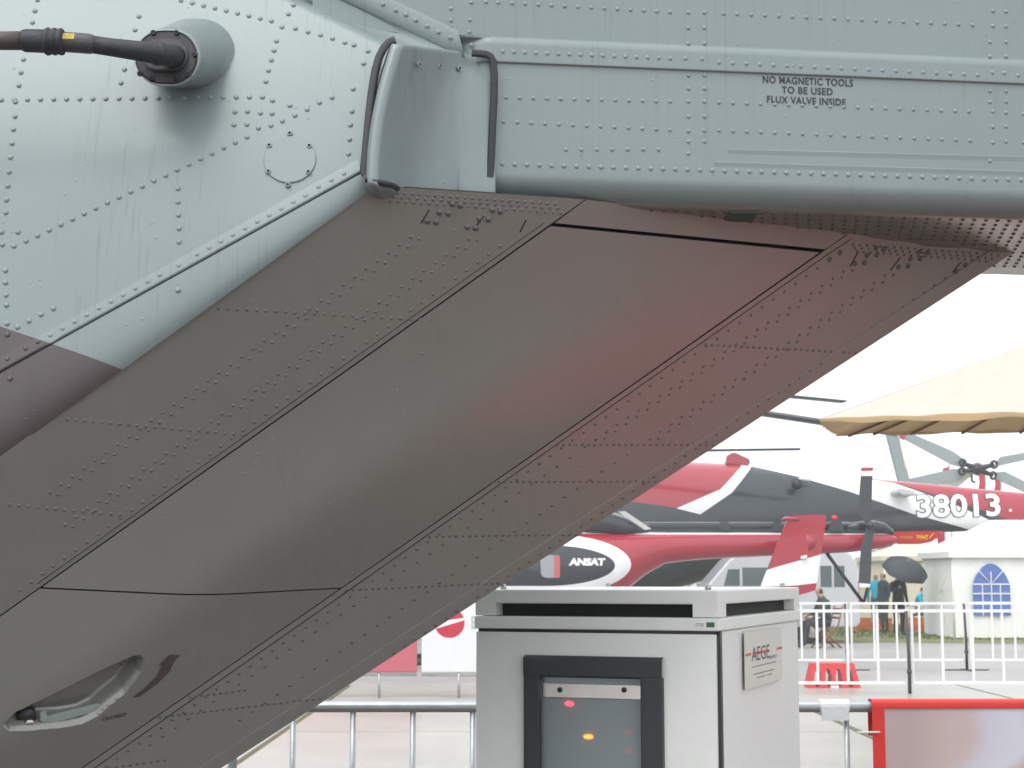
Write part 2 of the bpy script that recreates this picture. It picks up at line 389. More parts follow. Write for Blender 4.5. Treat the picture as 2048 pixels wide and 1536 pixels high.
for (xb, xt, d) in key:
    col = []
    yb = pl([(732, 360), (765, 370), (860, 382), (991, 388)], xb); yt = pl([(780, 96), (800, 97), (925, 112), (986, 120)], xt)
    for k in range(19):
        v = k / 18; cv = (1 - (1 - v) ** 2.2)
        xx = lerp(xb, xt, v ** 1.9); y = lerp(yb, yt, v)
        dd = d + .025 * v + .03 * max(0, v - .55) ** 2 + .055 * (1 - v) * sstep(764, 830, xb) * (1 - sstep(880, 930, xb))
        col.append(dep(xx, y, dd))
    top = col[-1]; pre = []
    for k in range(1, 7):
        a = k / 6 * 1.5; pre.append(top + Vector((.004 * math.sin(a), .028 * (1 - math.cos(a)) + (.12 if k == 6 else 0), .016 * math.sin(a))))
    bot = col[0]; low = []
    for k in range(1, 6):
        a = k / 5 * 1.5; low.append(bot + Vector((0, .02 * (1 - math.cos(a)) + (.08 if k == 5 else 0), -.01 * math.sin(a))))
    rows.append(low[::-1] + col + pre)
fair_o = grid('joint_fairing', rows, GREY, heli, flip=False)
def fairpt(px, py):   # point on fairing by scanning the grid
    best = None
    for r in rows:
        for p in r:
            q = pxof(p); d = (q[0] - px) ** 2 + (q[1] - py) ** 2
            if best is None or d < best[0]: best = (d, p)
    return dep(px, py, best[1].y)
# seals
def strip(name, pts, wid, th, m, parent, normal):
    rws = []
    for i, p in enumerate(pts):
        d = (pts[min(i + 1, len(pts) - 1)] - pts[max(i - 1, 0)]).normalized(); a = d.cross(normal).normalized() * wid / 2; n = normal * th
        rws.append([p - a, p - a * .85 + n * .9, p - a * .3 + n * 1.1, p + a * .3 + n * 1.1, p + a * .85 + n * .9, p + a])
    return grid(name, rws, m, parent)
s1 = [(789, 91), (782, 93), (775, 97), (766, 107), (757, 125), (750, 150), (744, 185), (739, 225), (735, 265), (731, 310), (728, 340), (727, 352), (731, 360)]
strip('rubber_seal', [left(x + 4, y) + Vector((0, -.034, 0)) for x, y in s1], .017, .004, RUB, heli, Vector((0, -1, .1)).normalized())
strip('rubber_seal', [boom(x, y, .017) for x, y in ((943, 106), (960, 107), (974, 109), (981, 113), (986, 122), (988.5, 150), (988, 200), (985, 250), (983, 300), (981, 340), (980, 355))], .016, .004, RUB, heli, bn)
strip('rubber_seal', [dep(x, y, d) for x, y, d in ((728, 358, 3.072), (745, 362, 3.063), (768, 367, 3.075), (788, 372, 3.10), (797, 378, 3.12))], .012, .006, RUB, heli, Vector((.3, -.8, -.5)).normalized())
# -- belly: strips, hatch, lower door
ST = inv(740, 384)[0]
def piece(name, c, nu, nv, th=.004, m=BELLY, off=0, fn=None):
    """c: four (s,w) corners: top-near, top-far, bottom-far, bottom-near"""
    rws = []
    for i in range(nu + 1):
        u = i / nu; r = []
        for j in range(nv + 1):
            v = j / nv
            s = lerp(lerp(c[0][0], c[1][0], v), lerp(c[3][0], c[2][0], v), u); w = lerp(lerp(c[0][1], c[1][1], v), lerp(c[3][1], c[2][1], v), u)
            p = bel(s, w, off)
            if fn: p = p + NB * fn(p)
            r.append(p)
        rws.append(r)
    o = grid(name, rws, m, heli, smooth=True); me_ = o.data
    bm = bmesh.new(); bm.from_mesh(me_); me_.materials.append(GAP)
    k = -NB * (th + .008)
    for loop in (rws[0], rws[-1], [r[0] for r in rws], [r[-1] for r in rws]):
        a = [bm.verts.new(p) for p in loop]; b = [bm.verts.new(p + k) for p in loop]
        for q in range(len(loop) - 1):
            f = bm.faces.new((a[q], a[q + 1], b[q + 1], b[q])); f.material_index = 1
    bm.to_mesh(me_); bm.free()
    return o
def sT(w):
    s_ = 0.0
    for _ in range(30): s_ += (bel(s_, w).z - (ZB + .004)) / -lerp(DN, DF, w).z * 1.0
    return s_
ga = .0035
SB = 3.2
sj0, sj1 = -.06, -.02
def cr(px, py): return inv(px, py)
hT0, hT1, hB0, hB1 = cr(1098, 450), cr(1650, 503), cr(78, 1175), cr(687, 1175)
wnS = lambda s: wn(s); wfS = lambda s: wf(s)
LL = (f0 - n0).length
piece('belly_near_skin', ((-.005, .027 / LL), (sT(wn(-.03)), wn(-.03) - .001), (SB, wn(SB) - .001), (SB, (.027 + .030 * SB) / LL)), 60, 10)
piece('belly_far_skin', ((sT(wf(-.03)), wf(-.03) + .0012), (sT(1), 1), (SB, 1), (SB, wf(SB) + .0012)), 60, 12)
piece('belly_top_skin', ((sT(wn(-.03)), wn(-.03) + .001), (sT(wf(-.03)), wf(-.03) - .001), (hT1[0] - .010, wf(hT1[0]) - .001), (hT0[0] - .010, wn(hT0[0]) + .002)), 8, 24)
piece('hatch_panel', ((hT0[0] + .004, wn(hT0[0]) + .0022), (hT1[0] + .006, wf(hT1[0]) - .0035), (hB1[0] - .002, wf(hB1[0]) - .0022), (hB0[0] - .002, wn(hB0[0]) + .0015)), 60, 40, off=.001)
# finger recess of the lower door
rec = [(8, 1450), (30, 1426), (90, 1398), (200, 1343), (268, 1312), (283, 1312), (287, 1322), (281, 1345), (250, 1386), (215, 1414), (195, 1432), (165, 1447), (130, 1454), (60, 1460), (18, 1461)]
def recess(p):
    x, y = pxof(p)
    if x < -15 or x > 300 or y < 1295 or y > 1475: return 0
    ins = inpoly(x, y, rec); d = 1e9
    for i in range(len(rec)):
        ax, ay = rec[i]; bx_, by_ = rec[(i + 1) % len(rec)]; l2 = (bx_ - ax) ** 2 + (by_ - ay) ** 2
        t = max(0, min(1, ((x - ax) * (bx_ - ax) + (y - ay) * (by_ - ay)) / l2)); d = min(d, math.hypot(x - ax - t * (bx_ - ax), y - ay - t * (by_ - ay)))
    if not ins: return .0
    return -.040 * sstep(-2, 22, d) - .004
SM = inv(300, 1700)[0]
def door_piece(name, sa, sb, nu, nv, fn):
    piece(name, ((sa, wn(sa) + .0015), (sa, wf(sa) - .0022), (sb, wf(sb) - .0022), (sb, wn(sb) + .0015)), nu, nv, off=.001, fn=fn)
rws_s = (hB0[0] + hB1[0]) / 2
piece('access_door', ((hB0[0] + .004, wn(hB0[0]) + .0015), (hB1[0] + .004, wf(hB1[0]) - .0022), (2.75, wf(2.75) - .0022), (2.75, wn(2.75) + .0015)), 330, 200, off=.001, fn=recess)
piece('inner_structure', ((.05, .05), (sT(.97) + .03, .97), (SB, .97), (SB, .06)), 30, 20, m=GAP, off=-.06)
print('sT', sT(0), sT(.3), sT(.7), sT(1))
# seams along both sides of the hatch bay and lap near the far edge
def belline(name, pts, r, m, off): return tube(name, [belpx(lerp(a[0], b[0], k / 12), lerp(a[1], b[1], k / 12), off) for a, b in zip(pts[:-1], pts[1:]) for k in range(13)], r, m, heli, 6)
belline('seam', [(1702, 478), (1652, 511), (687, 1188), (170, 1549)], .0012, GAP, .0)
belline('seam', [(1088, 446), (74, 1168)], .0008, GAP, .0)
# far edge lap strip
fa = [inv(1935, 520), inv(430, 1528)]
rws = []
for k in range(40):
    s = lerp(-.03, SB, k / 39); w = lerp(.958, .962, k / 39); rws.append([bel(s, w, -.001), bel(s, w, .0022), bel(s, w + .006, .0026), bel(s, 1.0, .0024), bel(s, 1.0, -.004)])
grid('edge_strip', rws, BELLY, heli, smooth=False)
# closing skins: far flank, roof, and the rest of the fuselage out of frame
rws = []
for k in range(20):
    s = lerp(-.05, SB, k / 19); p = bel(s, .999, -.004); rws.append([p, p + Vector((-.1, .12, .14)), p + Vector((-.45, .3, .6)), Vector((p.x - .9, p.y + .35, 3.6))])
grid('far_flank_skin', rws, GREY, heli)
L0 = left(-1880, edge_y(-1880) - 40)
def sect(x, yn, yf, zb, zt, n=24):
    out = []
    for k in range(n):
        a = 2 * math.pi * k / n; c, s = math.cos(a), math.sin(a)
        out.append(Vector((x, (yn + yf) / 2 - (yf - yn) / 2 * math.copysign(abs(c) ** .5, c), (zb + zt) / 2 + (zt - zb) / 2 * math.copysign(abs(s) ** .5, s))))
    return out + [out[0]]
grid('fuselage_skin', [sect(x, *q) for x, q in ((-2.15, (3.12, 4.6, .78, 3.7)), (-3.2, (3.05, 4.75, .62, 3.7)), (-6.5, (3.0, 4.8, .6, 3.6)), (-8.2, (3.3, 4.5, .8, 2.6)), (-8.8, (3.7, 4.1, 1.1, 1.6)))], GREY, heli)
for yy in (3.15, 4.65):
    wh = tube('main_wheel', [(-4.6, yy - .11, .33), (-4.6, yy - .07, .33), (-4.6, yy + .07, .33), (-4.6, yy + .11, .33)], [.26, .33, .33, .26], RUB, heli, 28)
    tube('gear_leg', [(-4.6, yy, .33), (-4.6, yy + (3.9 - yy) * .35, 1.0)], .06, STEEL, heli, 12)
# -- rivets
def dome(r, h, n=8):
    vs, fs = [], []
    for (q, z) in ((1.12, -.0003), (1.0, .45 * h), (.62, .9 * h)):
        for k in range(n): vs.append((q * r * math.cos(2 * math.pi * k / n), q * r * math.sin(2 * math.pi * k / n), z))
    vs.append((0, 0, h))
    for i in range(2):
        for k in range(n): fs.append((i * n + k, i * n + (k + 1) % n, (i + 1) * n + (k + 1) % n, (i + 1) * n + k))
    for k in range(n): fs.append((2 * n + k, 2 * n + (k + 1) % n, 3 * n))
    return vs, fs
def dome_mesh(nm, r, h, m):
    vs, fs = dome(r, h); me = bpy.data.meshes.new(nm); me.from_pydata(vs, [], fs)
    for p in me.polygons: p.use_smooth = True
    me.materials.append(m); return me
RB = dome_mesh('rivet', .0049, .0027, RIV); RS = dome_mesh('small_rivet', .0043, .0025, RIV)
RBR = dome_mesh('brown_rivet', .0049, .0027, mat('brown_rivet_paint', (.09, .073, .076), .4))
def row(a, b, n): return [(lerp(a[0], b[0], k / (n - 1)), lerp(a[1], b[1], k / (n - 1))) for k in range(n)]
LP = [(75, 0), (70, 22), (65, 45), (47, 119), (42, 145), (38, 171), (31, 204), (30, 233), (27, 259), (24, 287), (21, 315), (18, 344), (16, 372), (13, 400), (12, 425), (3, 464), (5, 489), (11, 541), (11, 565), (12, 590), (13, 610), (14, 647), (15, 669), (15, 718), (20, 757)]
LP += row((3, 200), (525, 194), 21) + [(545, 201), (278, 33), (270, 60), (249, 139), (242, 166), (36, 464), (28, 492)] + row((52, 482), (494, 274), 20)
LP += [(356, 377), (356, 404), (357, 430), (358, 457), (358, 484), (358, 531), (356, 580)] + row((52, 697), (320, 550), 12) + row((394, 509), (611, 392), 10) + [(637, 374), (663, 361), (688, 348)]
LP += [(35, 654), (58, 642), (82, 629), (107, 617), (706, 178), (704, 223), (701, 250), (699, 279), (697, 308), (727, 127), (736, 102)]
LP += row((362, 1), (543, 42), 9) + [(564, 54), (591, 57), (616, 64), (641, 70), (665, 77), (690, 85), (708, 90)]
LP += [(587, 10), (577, 28), (553, 82), (548, 101), (543, 120), (537, 141), (532, 163), (470, 224), (495, 223), (521, 226), (544, 227), (468, 250), (494, 249), (517, 256), (542, 251), (565, 242), (590, 231), (614, 219), (639, 205), (664, 195), (580, 211)]
def put(me, p, n, parent, name='rivet'):
    o = bpy.data.objects.new(name, me); C.objects.link(o); o.parent = parent
    o.matrix_local = Matrix.Translation(p) @ n.to_track_quat('Z', 'Y').to_matrix().to_4x4() @ Matrix.Rotation(random.random() * 6, 4, 'Z')
    return o
nriv = 0
for (x, y) in LP:
    p = left(x, y); n = nleft(p); brown = (p - q1).dot(nn) > 0
    put(RBR if brown else RB, p + n * .0006, n, side); nriv += 1
BP = [(x, y, 0) for x, y in row((1005, 328), (2042, 360), 43)]
BP += [(x, y, .0053) for x, y in row((1005, 103), (1340, 117), 16) + [(1404, 118), (1371, 117)] + row((1438, 125), (1955, 150), 20) + [(1985, 145), (2008, 146), (2036, 151)]]
BP += [(x, y, 0) for x, y in row((1012, 195), (1340, 203), 13) + row((1438, 205), (1938, 223), 19) + row((1007, 243), (1340, 260), 13) + row((1438, 261), (1940, 281), 19) + row((1132, 299), (1317, 299), 7)]
for cx, ys in ((1377, (25, 56, 87, 151, 177, 203, 233, 262, 283, 307)), (1409, (25, 56, 87, 151, 177, 203, 233, 261, 283)), (1980, (22, 52, 84, 113, 182, 204, 223, 254, 285, 322)), (2012, (23, 53, 84, 113, 182, 203, 225, 253, 283))):
    BP += [(cx + (6 if y in (22, 52, 223, 254, 285) and cx == 1980 else 0), y, 0) for y in ys]
BP += [(x, y, 0) for x, y in row((1024, 6), (1340, 24), 13) + row((1447, 27), (1945, 50), 19)]
BP += [(x, y, 0) for x, y in ((943, 5), (940, 40), (939, 64), (943, 90), (902, 17), (902, 41), (972, 4), (996, 5))]
BP += [(x, y, .0065) for x, y in ((766, 8), (792, 20), (812, 29), (832, 40), (854, 52), (877, 64), (901, 75))]
left_over = []
bigrow = lambda o_, i: i < 43 or o_ > 0
for i, (x, y, o_) in enumerate(BP):
    if nriv < 300: put(RB if bigrow(o_, i) else RS, boom(x, y, o_), bn, boomsk); nriv += 1
    else: left_over.append((boom(x, y, o_), bn, .00451, .0025))
def rivet_stuff(name, L, m, parent):
    V, Fa = [], []
    for p, n, r, h in L:
        q = n.to_track_quat('Z', 'Y').to_matrix(); vs, fs = dome(r, h, 7); k = len(V)
        V += [p + q @ Vector(v) for v in vs]; Fa += [tuple(i + k for i in f) for f in fs]
    return stuff(mesh(name, V, Fa, m, parent, True))
# small rivets of the dim wall by the flange
for a, b, n in (((640, -2), (760, 75), 8), ((700, 4), (905, 103), 14), ((690, 14), (880, 100), 11), ((770, 88), (915, 104), 11)):
    for x, y in row(a, b, n):
        left_over.append((onp(x, y, rows[30][5] if False else boom(800, 50, .03), bn) , bn, .004, .003))
# the same rows carry on along the boom beyond the frame
for (x0_, y0_, sl_, sp_, o_) in ((2066, 361, .031, 25, 0), (2062, 152, .047, 26, .006), (2046, 228, .036, 27.7, 0), (2048, 285, .038, 27.7, 0), (2054, 54, .046, 27.7, 0)):
    for k in range(40): left_over.append((boom(x0_ + k * sp_, y0_ + k * sp_ * sl_, o_), bn, .00451, .0025))
for cx in (2560, 2594):
    for k in range(11): left_over.append((boom(cx, 50 + k * 30, 0), bn, .00451, .0025))
rivet_stuff('boom_rivets', [l for l in left_over if l[2] > .0045], RIV, heli)
# belly rivets
BL, BN_ = [], []
def brow(a, b, sp, r=.0037, pair=None, skip=0):
    n = max(2, int(math.hypot(b[0] - a[0], b[1] - a[1]) / sp) + 1)
    for x, y in row(a, b, n):
        for dx, dy in ([(0, 0)] if not pair else [(0, 0), pair]):
            s, w = inv(x + dx, y + dy)
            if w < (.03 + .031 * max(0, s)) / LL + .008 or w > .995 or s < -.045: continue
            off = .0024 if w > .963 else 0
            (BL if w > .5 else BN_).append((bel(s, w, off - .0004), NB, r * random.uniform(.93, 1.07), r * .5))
for a, b, sp, pr in (((1680, 505), (700, 1193), 27, None), ((700, 1193), (190, 1548), 27, None), ((1687, 543), (1170, 893), 26, (18, -2)), ((1140, 915), (300, 1490), 30, None), ((1770, 551), (1300, 878), 26, (17, -1)), ((1254, 908), (480, 1440), 30, None),
                     ((1931, 529), (455, 1532), 25, None), ((1412, 689), (1722, 706), 11.5, None), ((1115, 889), (1425, 889), 12, None), ((985, 963), (1310, 962), 12.5, None), ((860, 1073), (1165, 1068), 13, None), ((693, 1180), (1010, 1165), 13, None), ((320, 1434), (690, 1390), 12.5, None), ((380, 1394), (490, 1380), 12, None), ((150, 1545), (330, 1520), 13, None),
                     ((360, 612), (860, 641), 19, None), ((82, 834), (485, 870), 17, None), ((20, 1010), (240, 1030), 18, None), ((822, 474), (100, 985), 27, (16, 4)), ((938, 478), (130, 1050), 27, (16, 3)), ((1000, 493), (40, 1180), 27, None), ((690, 420), (60, 850), 27, None)):
    brow(a, b, sp, pair=pr)
for k in range(3): brow((765 + 8 * k, 384 + 9 * k), (1110 + 6 * k, 408 + 9 * k), 15)
for k in range(3): brow((1706 + 4 * k, 489 + 7 * k), (1995 - 12 * k, 510 + 6 * k), 13.5)
for gx, gy in ((1752, 497), (1839, 504)):
    for dx, dy in ((0, 0), (16, 1), (-18, 14), (2, 13), (-42, 30), (-23, 28)): s, w = inv(gx + dx, gy + dy); BL.append((bel(s, w), NB, .0062, .0045))
for gx, gy in ((905, 408), (985, 420)):
    for dx, dy in ((0, 0), (16, 3), (-26, 17), (-8, 19), (-50, 34), (-33, 36)): s, w = inv(gx + dx, gy + dy); BL.append((bel(s, w), NB, .0062, .0045))
for x, y in ((1931, 530), (1912, 543), (1680, 505), (1659, 519)): s, w = inv(x, y); BL.append((bel(s, w), NB, .0062, .0045))
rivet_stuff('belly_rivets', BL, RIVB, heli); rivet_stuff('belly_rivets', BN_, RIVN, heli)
UL = []
for k in range(13):
    d = .025 + k * .042; n = 75
    for i in range(n):
        xx = pb0.x + .03 + i * .027 + (.0135 if k % 2 else 0); UL.append((boomat(xx, -rad * 1.1 - d + .02, ZB - .002), Vector((0, 0, -1)), .0046, .0035))
rivet_stuff('boom_bottom_rivets', UL, RIVB, heli)
# small stiffener tabs at the joint and the green bracket
for x, y, w_, h_ in ((1480, 440, 60, 20),):
    p = hgt(x, y, ZB - .012); box('bracket', (p.x - .03, p.y - .04, ZB - .006), (p.x + .035, p.y + .05, ZB), mat('dark_green_paint', (.07, .09, .08), .5), heli, .003)
rws = []
for k in range(30):
    t = k / 29; p = hgt(lerp(880, 2010, t), lerp(393, 497, t), ZB); wob = random.uniform(-.003, .003)
    rws.append([p + Vector((0, -.02 + wob, .0)), p + Vector((0, -.012 + wob, -.006)), p + Vector((0, .004, -.008 + wob)), p + Vector((.01, .02, -.003)), p + Vector((.02, .04, .03))])
grid('joint_sealant', rws, mat('old_sealant', (.2, .17, .15), .6, var=.4, vscale=40), heli)
for a, b in (((1717, 503), (1700, 533)), ((1801, 514), (1781, 541)), ((1922, 524), (1905, 545)), ((858, 420), (842, 447)), ((968, 432), (946, 460)), ((1052, 440), (1040, 464))):
    tube('lap_tab', [belpx(*a, .0), belpx(*b, .0)], .0016, GAP, heli, 6)
# -- round access cover on the side
cp = left(580, 319); cn = nleft(cp); Rm = cn.to_track_quat('Z', 'Y').to_matrix()
rc = .0525
vs, fs = [], []
for (q, z) in ((1.012, -.001), (1.0, .0022), (.97, .0030), (.5, .0030)):
    for k in range(48): vs.append(cp + Rm @ Vector((q * rc * math.cos(k * math.pi / 24), q * rc * math.sin(k * math.pi / 24), z)))
for i in range(3):
    for k in range(48): fs.append((i * 48 + k, i * 48 + (k + 1) % 48, (i + 1) * 48 + (k + 1) % 48, (i + 1) * 48 + k))
fs.append(tuple(3 * 48 + k for k in range(48)))
cov = mesh('access_cover', vs, fs, GREY, heli)
SCR = bpy.data.meshes.new('screw'); sv, sf = [], []
for (q, z) in ((1, -.0005), (1, .0022), (.72, .0030), (.5, .0030), (.42, .0008)):
    for k in range(10): sv.append((q * .0056 * math.cos(k * math.pi / 5), q * .0056 * math.sin(k * math.pi / 5), z))
for i in range(4):
    for k in range(10): sf.append((i * 10 + k, i * 10 + (k + 1) % 10, (i + 1) * 10 + (k + 1) % 10, (i + 1) * 10 + k))
sf.append(tuple(40 + k for k in range(10)))
SCR.from_pydata(sv, [], sf); SCR.materials.append(RIV); SCR.materials.append(GAP); SCR.polygons[-1].material_index = 1
for p in SCR.polygons:
    if p.index >= 30: p.material_index = 1
for x, y in ((580, 268), (539, 292), (619, 293), (537, 344), (617, 345), (576, 371)): put(SCR, left(x, y) + cn * .0028, cn, cov, 'screw')
for x, y in ((838, 129), (879, 132), (918, 137)): put(SCR, fairpt(x, y), Vector((.75, -.65, .05)).normalized(), fair_o, 'screw')
for x, y in ((758, 129), (737, 222)): put(RS, left(x, y) + Vector((0, -.013, 0)), Vector((0, -1, 0)), fair_o, 'screw')
# -- stencilled warning
sp0 = boom(1616, 180, .0012); tdir = (boom(1700, 183.6, .0012) - boom(1616, 180, .0012)).normalized(); tup = Vector((-tdir.z * bx.x, -tdir.z * bx.y, 1)).normalized()
for s_, x, y, wd_ in (('NO MAGNETIC TOOLS', 1616, 169, 193), ('TO BE USED', 1615, 188, 109), ('FLUX VALVE INSIDE', 1613, 208, 168)):
    o_ = boom(x, y, .0012)
    text_mesh(s_, .0160, lambda u, v, o_=o_: o_ + tdir * u + tup * v, 'stencil_lettering', STEN, boomsk, width=wd_ * 1.055e-3, weight=.0004, spacing=1.08)
# -- antenna boss and its hose
def stad(cx, cy, hw, hh, n=40, tilt=0):
    out = []
    for k in range(n):
        a = 2 * math.pi * k / n; c, s = math.cos(a), math.sin(a); st = max(0, hw - hh)
        x = hh * c + math.copysign(st, c) if abs(c) > 1e-6 else 0; y = hh * s; out.append((cx + x, cy - y + tilt * x))
    return out
rings = []
for (cx, cy, hw, hh, d) in ((392, 108, 80, 72, 'S'), (388, 108, 79, 71, .003), (372, 110, 74, 66, .035), (352, 113, 69, 61, .085), (338, 115, 67, 58.5, .118), (335, 115.3, 66, 57.5, .124), (333.5, 115.5, 64.5, 56, .1265), (333, 115.5, 62, 53.5, .1265), (333, 115.5, 62, 53.5, .122)):
    r = []
    for (x, y) in stad(cx, cy, hw, hh, 48):
        p = left(x, y); r.append(p + Vector((0, .004 if d == 'S' else 0, 0)) if d == 'S' else dep(x, y, left(cx, cy).y - d))
    rings.append(r + [r[0]])
boss = grid('antenna_boss', rings, GREY, heli, flip=True)
yb_ = left(333, 115).y
def plate(name, cx, cy, hw, hh, d0, d1, m, parent, tilt=0, bev=.0025):
    out = [dep(x, y, yb_ - d0) for x, y in stad(cx, cy, hw, hh, 40, tilt)]
    return poly_plate(name, out, (0, -1, 0), d1 - d0, m, parent, bev)
DARKP = mat('black_flange_paint', (.045, .043, .047), .35, var=.2, vscale=60)
plate('mounting_plate', 333, 115.5, 61.5, 53, .119, .1245, DARKP, boss)
plate('raised_flange', 331, 112, 46, 32, .1245, .134, mat('worn_black_metal', (.075, .072, .078), .3, var=.3, vscale=120), boss)
HEX = bpy.data.meshes.new('bolt'); hv, hf = [], []
for (q, z) in ((1, 0), (1, .004), (.8, .005), (.45, .005), (.4, .002)):
    for k in range(12): hv.append((q * .0055 * math.cos(k * math.pi / 6), q * .0055 * math.sin(k * math.pi / 6), z))
for i in range(4):
    for k in range(12): hf.append((i * 12 + k, i * 12 + (k + 1) % 12, (i + 1) * 12 + (k + 1) % 12, (i + 1) * 12 + k))
hf.append(tuple(48 + k for k in range(12)))
HEX.from_pydata(hv, [], hf); HEX.materials.append(BLK)
for x, y in ((307, 66), (353, 66), (390, 109), (304, 157), (351, 157), (378, 150), (280, 148)): put(HEX, dep(x, y, yb_ - .1245), Vector((0, -1, 0)), boss, 'bolt')
def hp(x, y, d): return dep(x, y, yb_ - d)
pth = [(350, 112, .13), (340, 111, .16), (326, 109, .19), (306, 106, .205), (270, 101, .215), (225, 95, .225), (185, 89, .235)]
tube('hose', [hp(*p) for p in pth], [.022, .0215, .021, .0205, .0188, .0172, .0168], RUB, boss, 20)
tube('hose_collar', [hp(322, 108.5, .19), hp(319, 108, .193), hp(311, 107, .198), hp(308, 106.5, .2)], [.0205, .0232, .0232, .0205], RUB, boss, 20)
tube('hose_sleeve', [hp(188, 89.5, .234), hp(184, 88.8, .235), hp(176, 87.4, .2365), hp(150, 85.5, .24), hp(128, 84, .243), hp(118, 83, .246)], [.0165, .0185, .0192, .0192, .0192, .0192], mat('grey_rubber_sleeve', (.055, .053, .058), .4, bump=.3, bscale=200), boss, 22)
bt = [(128, 83.5), (126, 83.5), (124, 83.5), (121, 83.4), (118, 83.3), (116, 83.3), (114, 83.2), (111, 83.2), (108, 83.1), (106, 83), (104, 83), (101, 83), (98, 83), (95, 82.8), (92, 82.5), (90, 82.5), (60, 81.5), (50, 81.3), (45, 81.2), (44, 81.2)]
br = [.0225, .0265, .0275, .0275, .0265, .0235, .0265, .0280, .0280, .0268, .0238, .0265, .0285, .0285, .0265, .0238, .0235, .0232, .021, .018]
tube('ribbed_boot', [hp(x, y, .25) for x, y in bt], [q * .93 for q in br], RUB, boss, 24)
tube('antenna_rod', [hp(50, 81.4, .25), hp(0, 81.5, .252), hp(-150, 83, .255), hp(-500, 92, .26)], [.0178, .0175, .0165, .013], mat('rusty_black_sleeve', (.07, .05, .05), .5, var=.5, vscale=30), boss, 20)
YEL = mat('yellow_decal', (.62, .48, .05), .5, var=.25, vscale=200)
dq = .2405
def decal(pts, m, name, d): 
    return mesh(name, [hp(x, y, d) for x, y in pts], [tuple(range(len(pts)))], m, boss)
rs_ = .0193
def onsl(x, y, e=0):   # a point on the front of the sleeve
    cy = lerp(84, 85.5, (x - 128) / 22); c = hp(x, cy, lerp(.243, .24, (x - 128) / 22)); r = rs_ + .0008 + e; dz = max(-1, min(1, (cy - y) * 1.0e-3 * .94 / r)); return c + Vector((0, -math.sqrt(1 - dz * dz) * r, dz * r))
V_, F_ = [], []
arrow = [(125, 78), (131, 71.5), (131, 73), (153, 72), (153, 84), (131, 83.5), (131, 85)]
rws = []
for i in range(13):
    x = lerp(124, 153, i / 12); h_ = 6.2 if x > 131 else 7.5 * (x - 124) / 7
    rws.append([onsl(x, 78 + h_ * q / 4) for q in range(-4, 5)])
grid('yellow_arrow_label', rws, YEL, boss)
text_mesh('ПОЛЁТ', .0068, lambda u, v: onsl(141.5 + u * 1080, 80.8 - v * 1080, .0004), 'label_lettering', BLK, boss, xs=.62)
# -- latch in the recess, arrow and lettering on the lower door
GRN = mat('primer_grey_green', (.33, .38, .37), .4)
lev = [belpx(x, y, -.022) for x, y in ((78, 1418), (90, 1413), (92, 1428), (207, 1405), (211, 1410), (205, 1417), (110, 1440), (78, 1436))]
poly_plate('latch_lever', lev, NB, .010, GRN, heli, .0015)
lp0 = belpx(57, 1440, -.036)
tube('latch_bolt', [lp0, lp0 + NB * .022, lp0 + NB * .026], [.0115, .0115, .009], STEEL, heli, 6)
tube('bolt_shadow_ring', [belpx(52, 1432, -.042), belpx(52, 1432, -.020)], [.021, .0195], BLK, heli, 24)  # black ring painted in as the shadow round the latch bolt
aro = [(261, 1388), (277, 1386), (310, 1362), (335, 1337), (346, 1312), (357.5, 1301), (334, 1300), (311, 1323), (320, 1320), (310, 1344.5), (287.5, 1367)]
ARO = mat('arrow_brown_paint', (.075, .055, .06), .5)
mesh('opening_arrow', [belpx(x, y, .0022) for x, y in aro], [(0, 1, 2, 10), (10, 2, 3, 9), (9, 3, 4, 8), (8, 4, 5, 6, 7)], ARO, heli)
for s_, x, y, wpx in (('OPEN', 250, 1313, 29), ('CLOSED', 224, 1430, 40)):
    o_ = belpx(x, y, .003); du = (belpx(x + 30, y - 5, .003) - o_).normalized(); dv = (belpx(x + 6, y - 9, .003) - o_).normalized()
    text_mesh(s_, .010, lambda u, v, o_=o_, du=du, dv=dv: o_ + du * u + dv * v, 'stencil_lettering', STEN, heli, xs=1.0, weight=.0003)

# ================================================================== POWER CABINET
PC = mat('cabinet_powder_coat', (.80, .80, .78), .45, var=.04, vscale=30, bump=.25, bscale=420)
a_ = R(21)
cc = dep(1440, 1240, 4.1); cc.z = 0
ux = Vector((math.cos(a_), -math.sin(a_), 0)); uy = Vector((math.sin(a_), math.cos(a_), 0))
def fr(px, py): p = onp(px, py, cc, uy) - cc; return p.dot(ux), p.z
def sd(px, py): p = onp(px, py, cc, ux) - cc; return p.dot(uy), p.z
cab = empty('power_cabinet', cc, 'light grey ground power cabinet with dark framed display and slotted top', 'cabinet', rz=-a_)
CWID = -fr(958, 1400)[0]; CD = sd(1599, 1300)[0]
zt = fr(1440, 1180)[1]; zs = fr(1440, 1209)[1]; zc = fr(1440, 1233)[1]; zl_ = fr(1440, 1236)[1]; zd = fr(1440, 1262)[1]
box('housing', (-CWID + .004, .004, .08), (-.004, CD, zd - .001), PC, cab, .006)
box('plinth', (-CWID + .03, .03, .0), (-.03, CD - .03, .08), BLK, cab, .004)
box('rim', (-CWID - .004, -.026, zd), (.004, CD + .006, zl_), PC, cab, .004)
lid = box('lid', (-CWID - .002, -.024, zs), (.002, CD + .004, zt), PC, cab, .005)
for nm, a, b in (('lid_foot', (-CWID - .001, -.0235, zc - .002), (fr(997, 1220)[0], .05, zs + .004)), ('lid_foot', (fr(1390, 1220)[0], -.0235, zc - .002), (.0015, sd(1451, 1220)[0], zs + .004)), ('lid_foot', (-.05, sd(1587, 1220)[0], zc - .002), (.0015, CD + .0035, zs + .004)), ('lid_foot', (-CWID - .001, CD - .05, zc - .002), (-CWID + .05, CD + .0035, zs + .004))):
    box(nm, a, b, PC, lid)
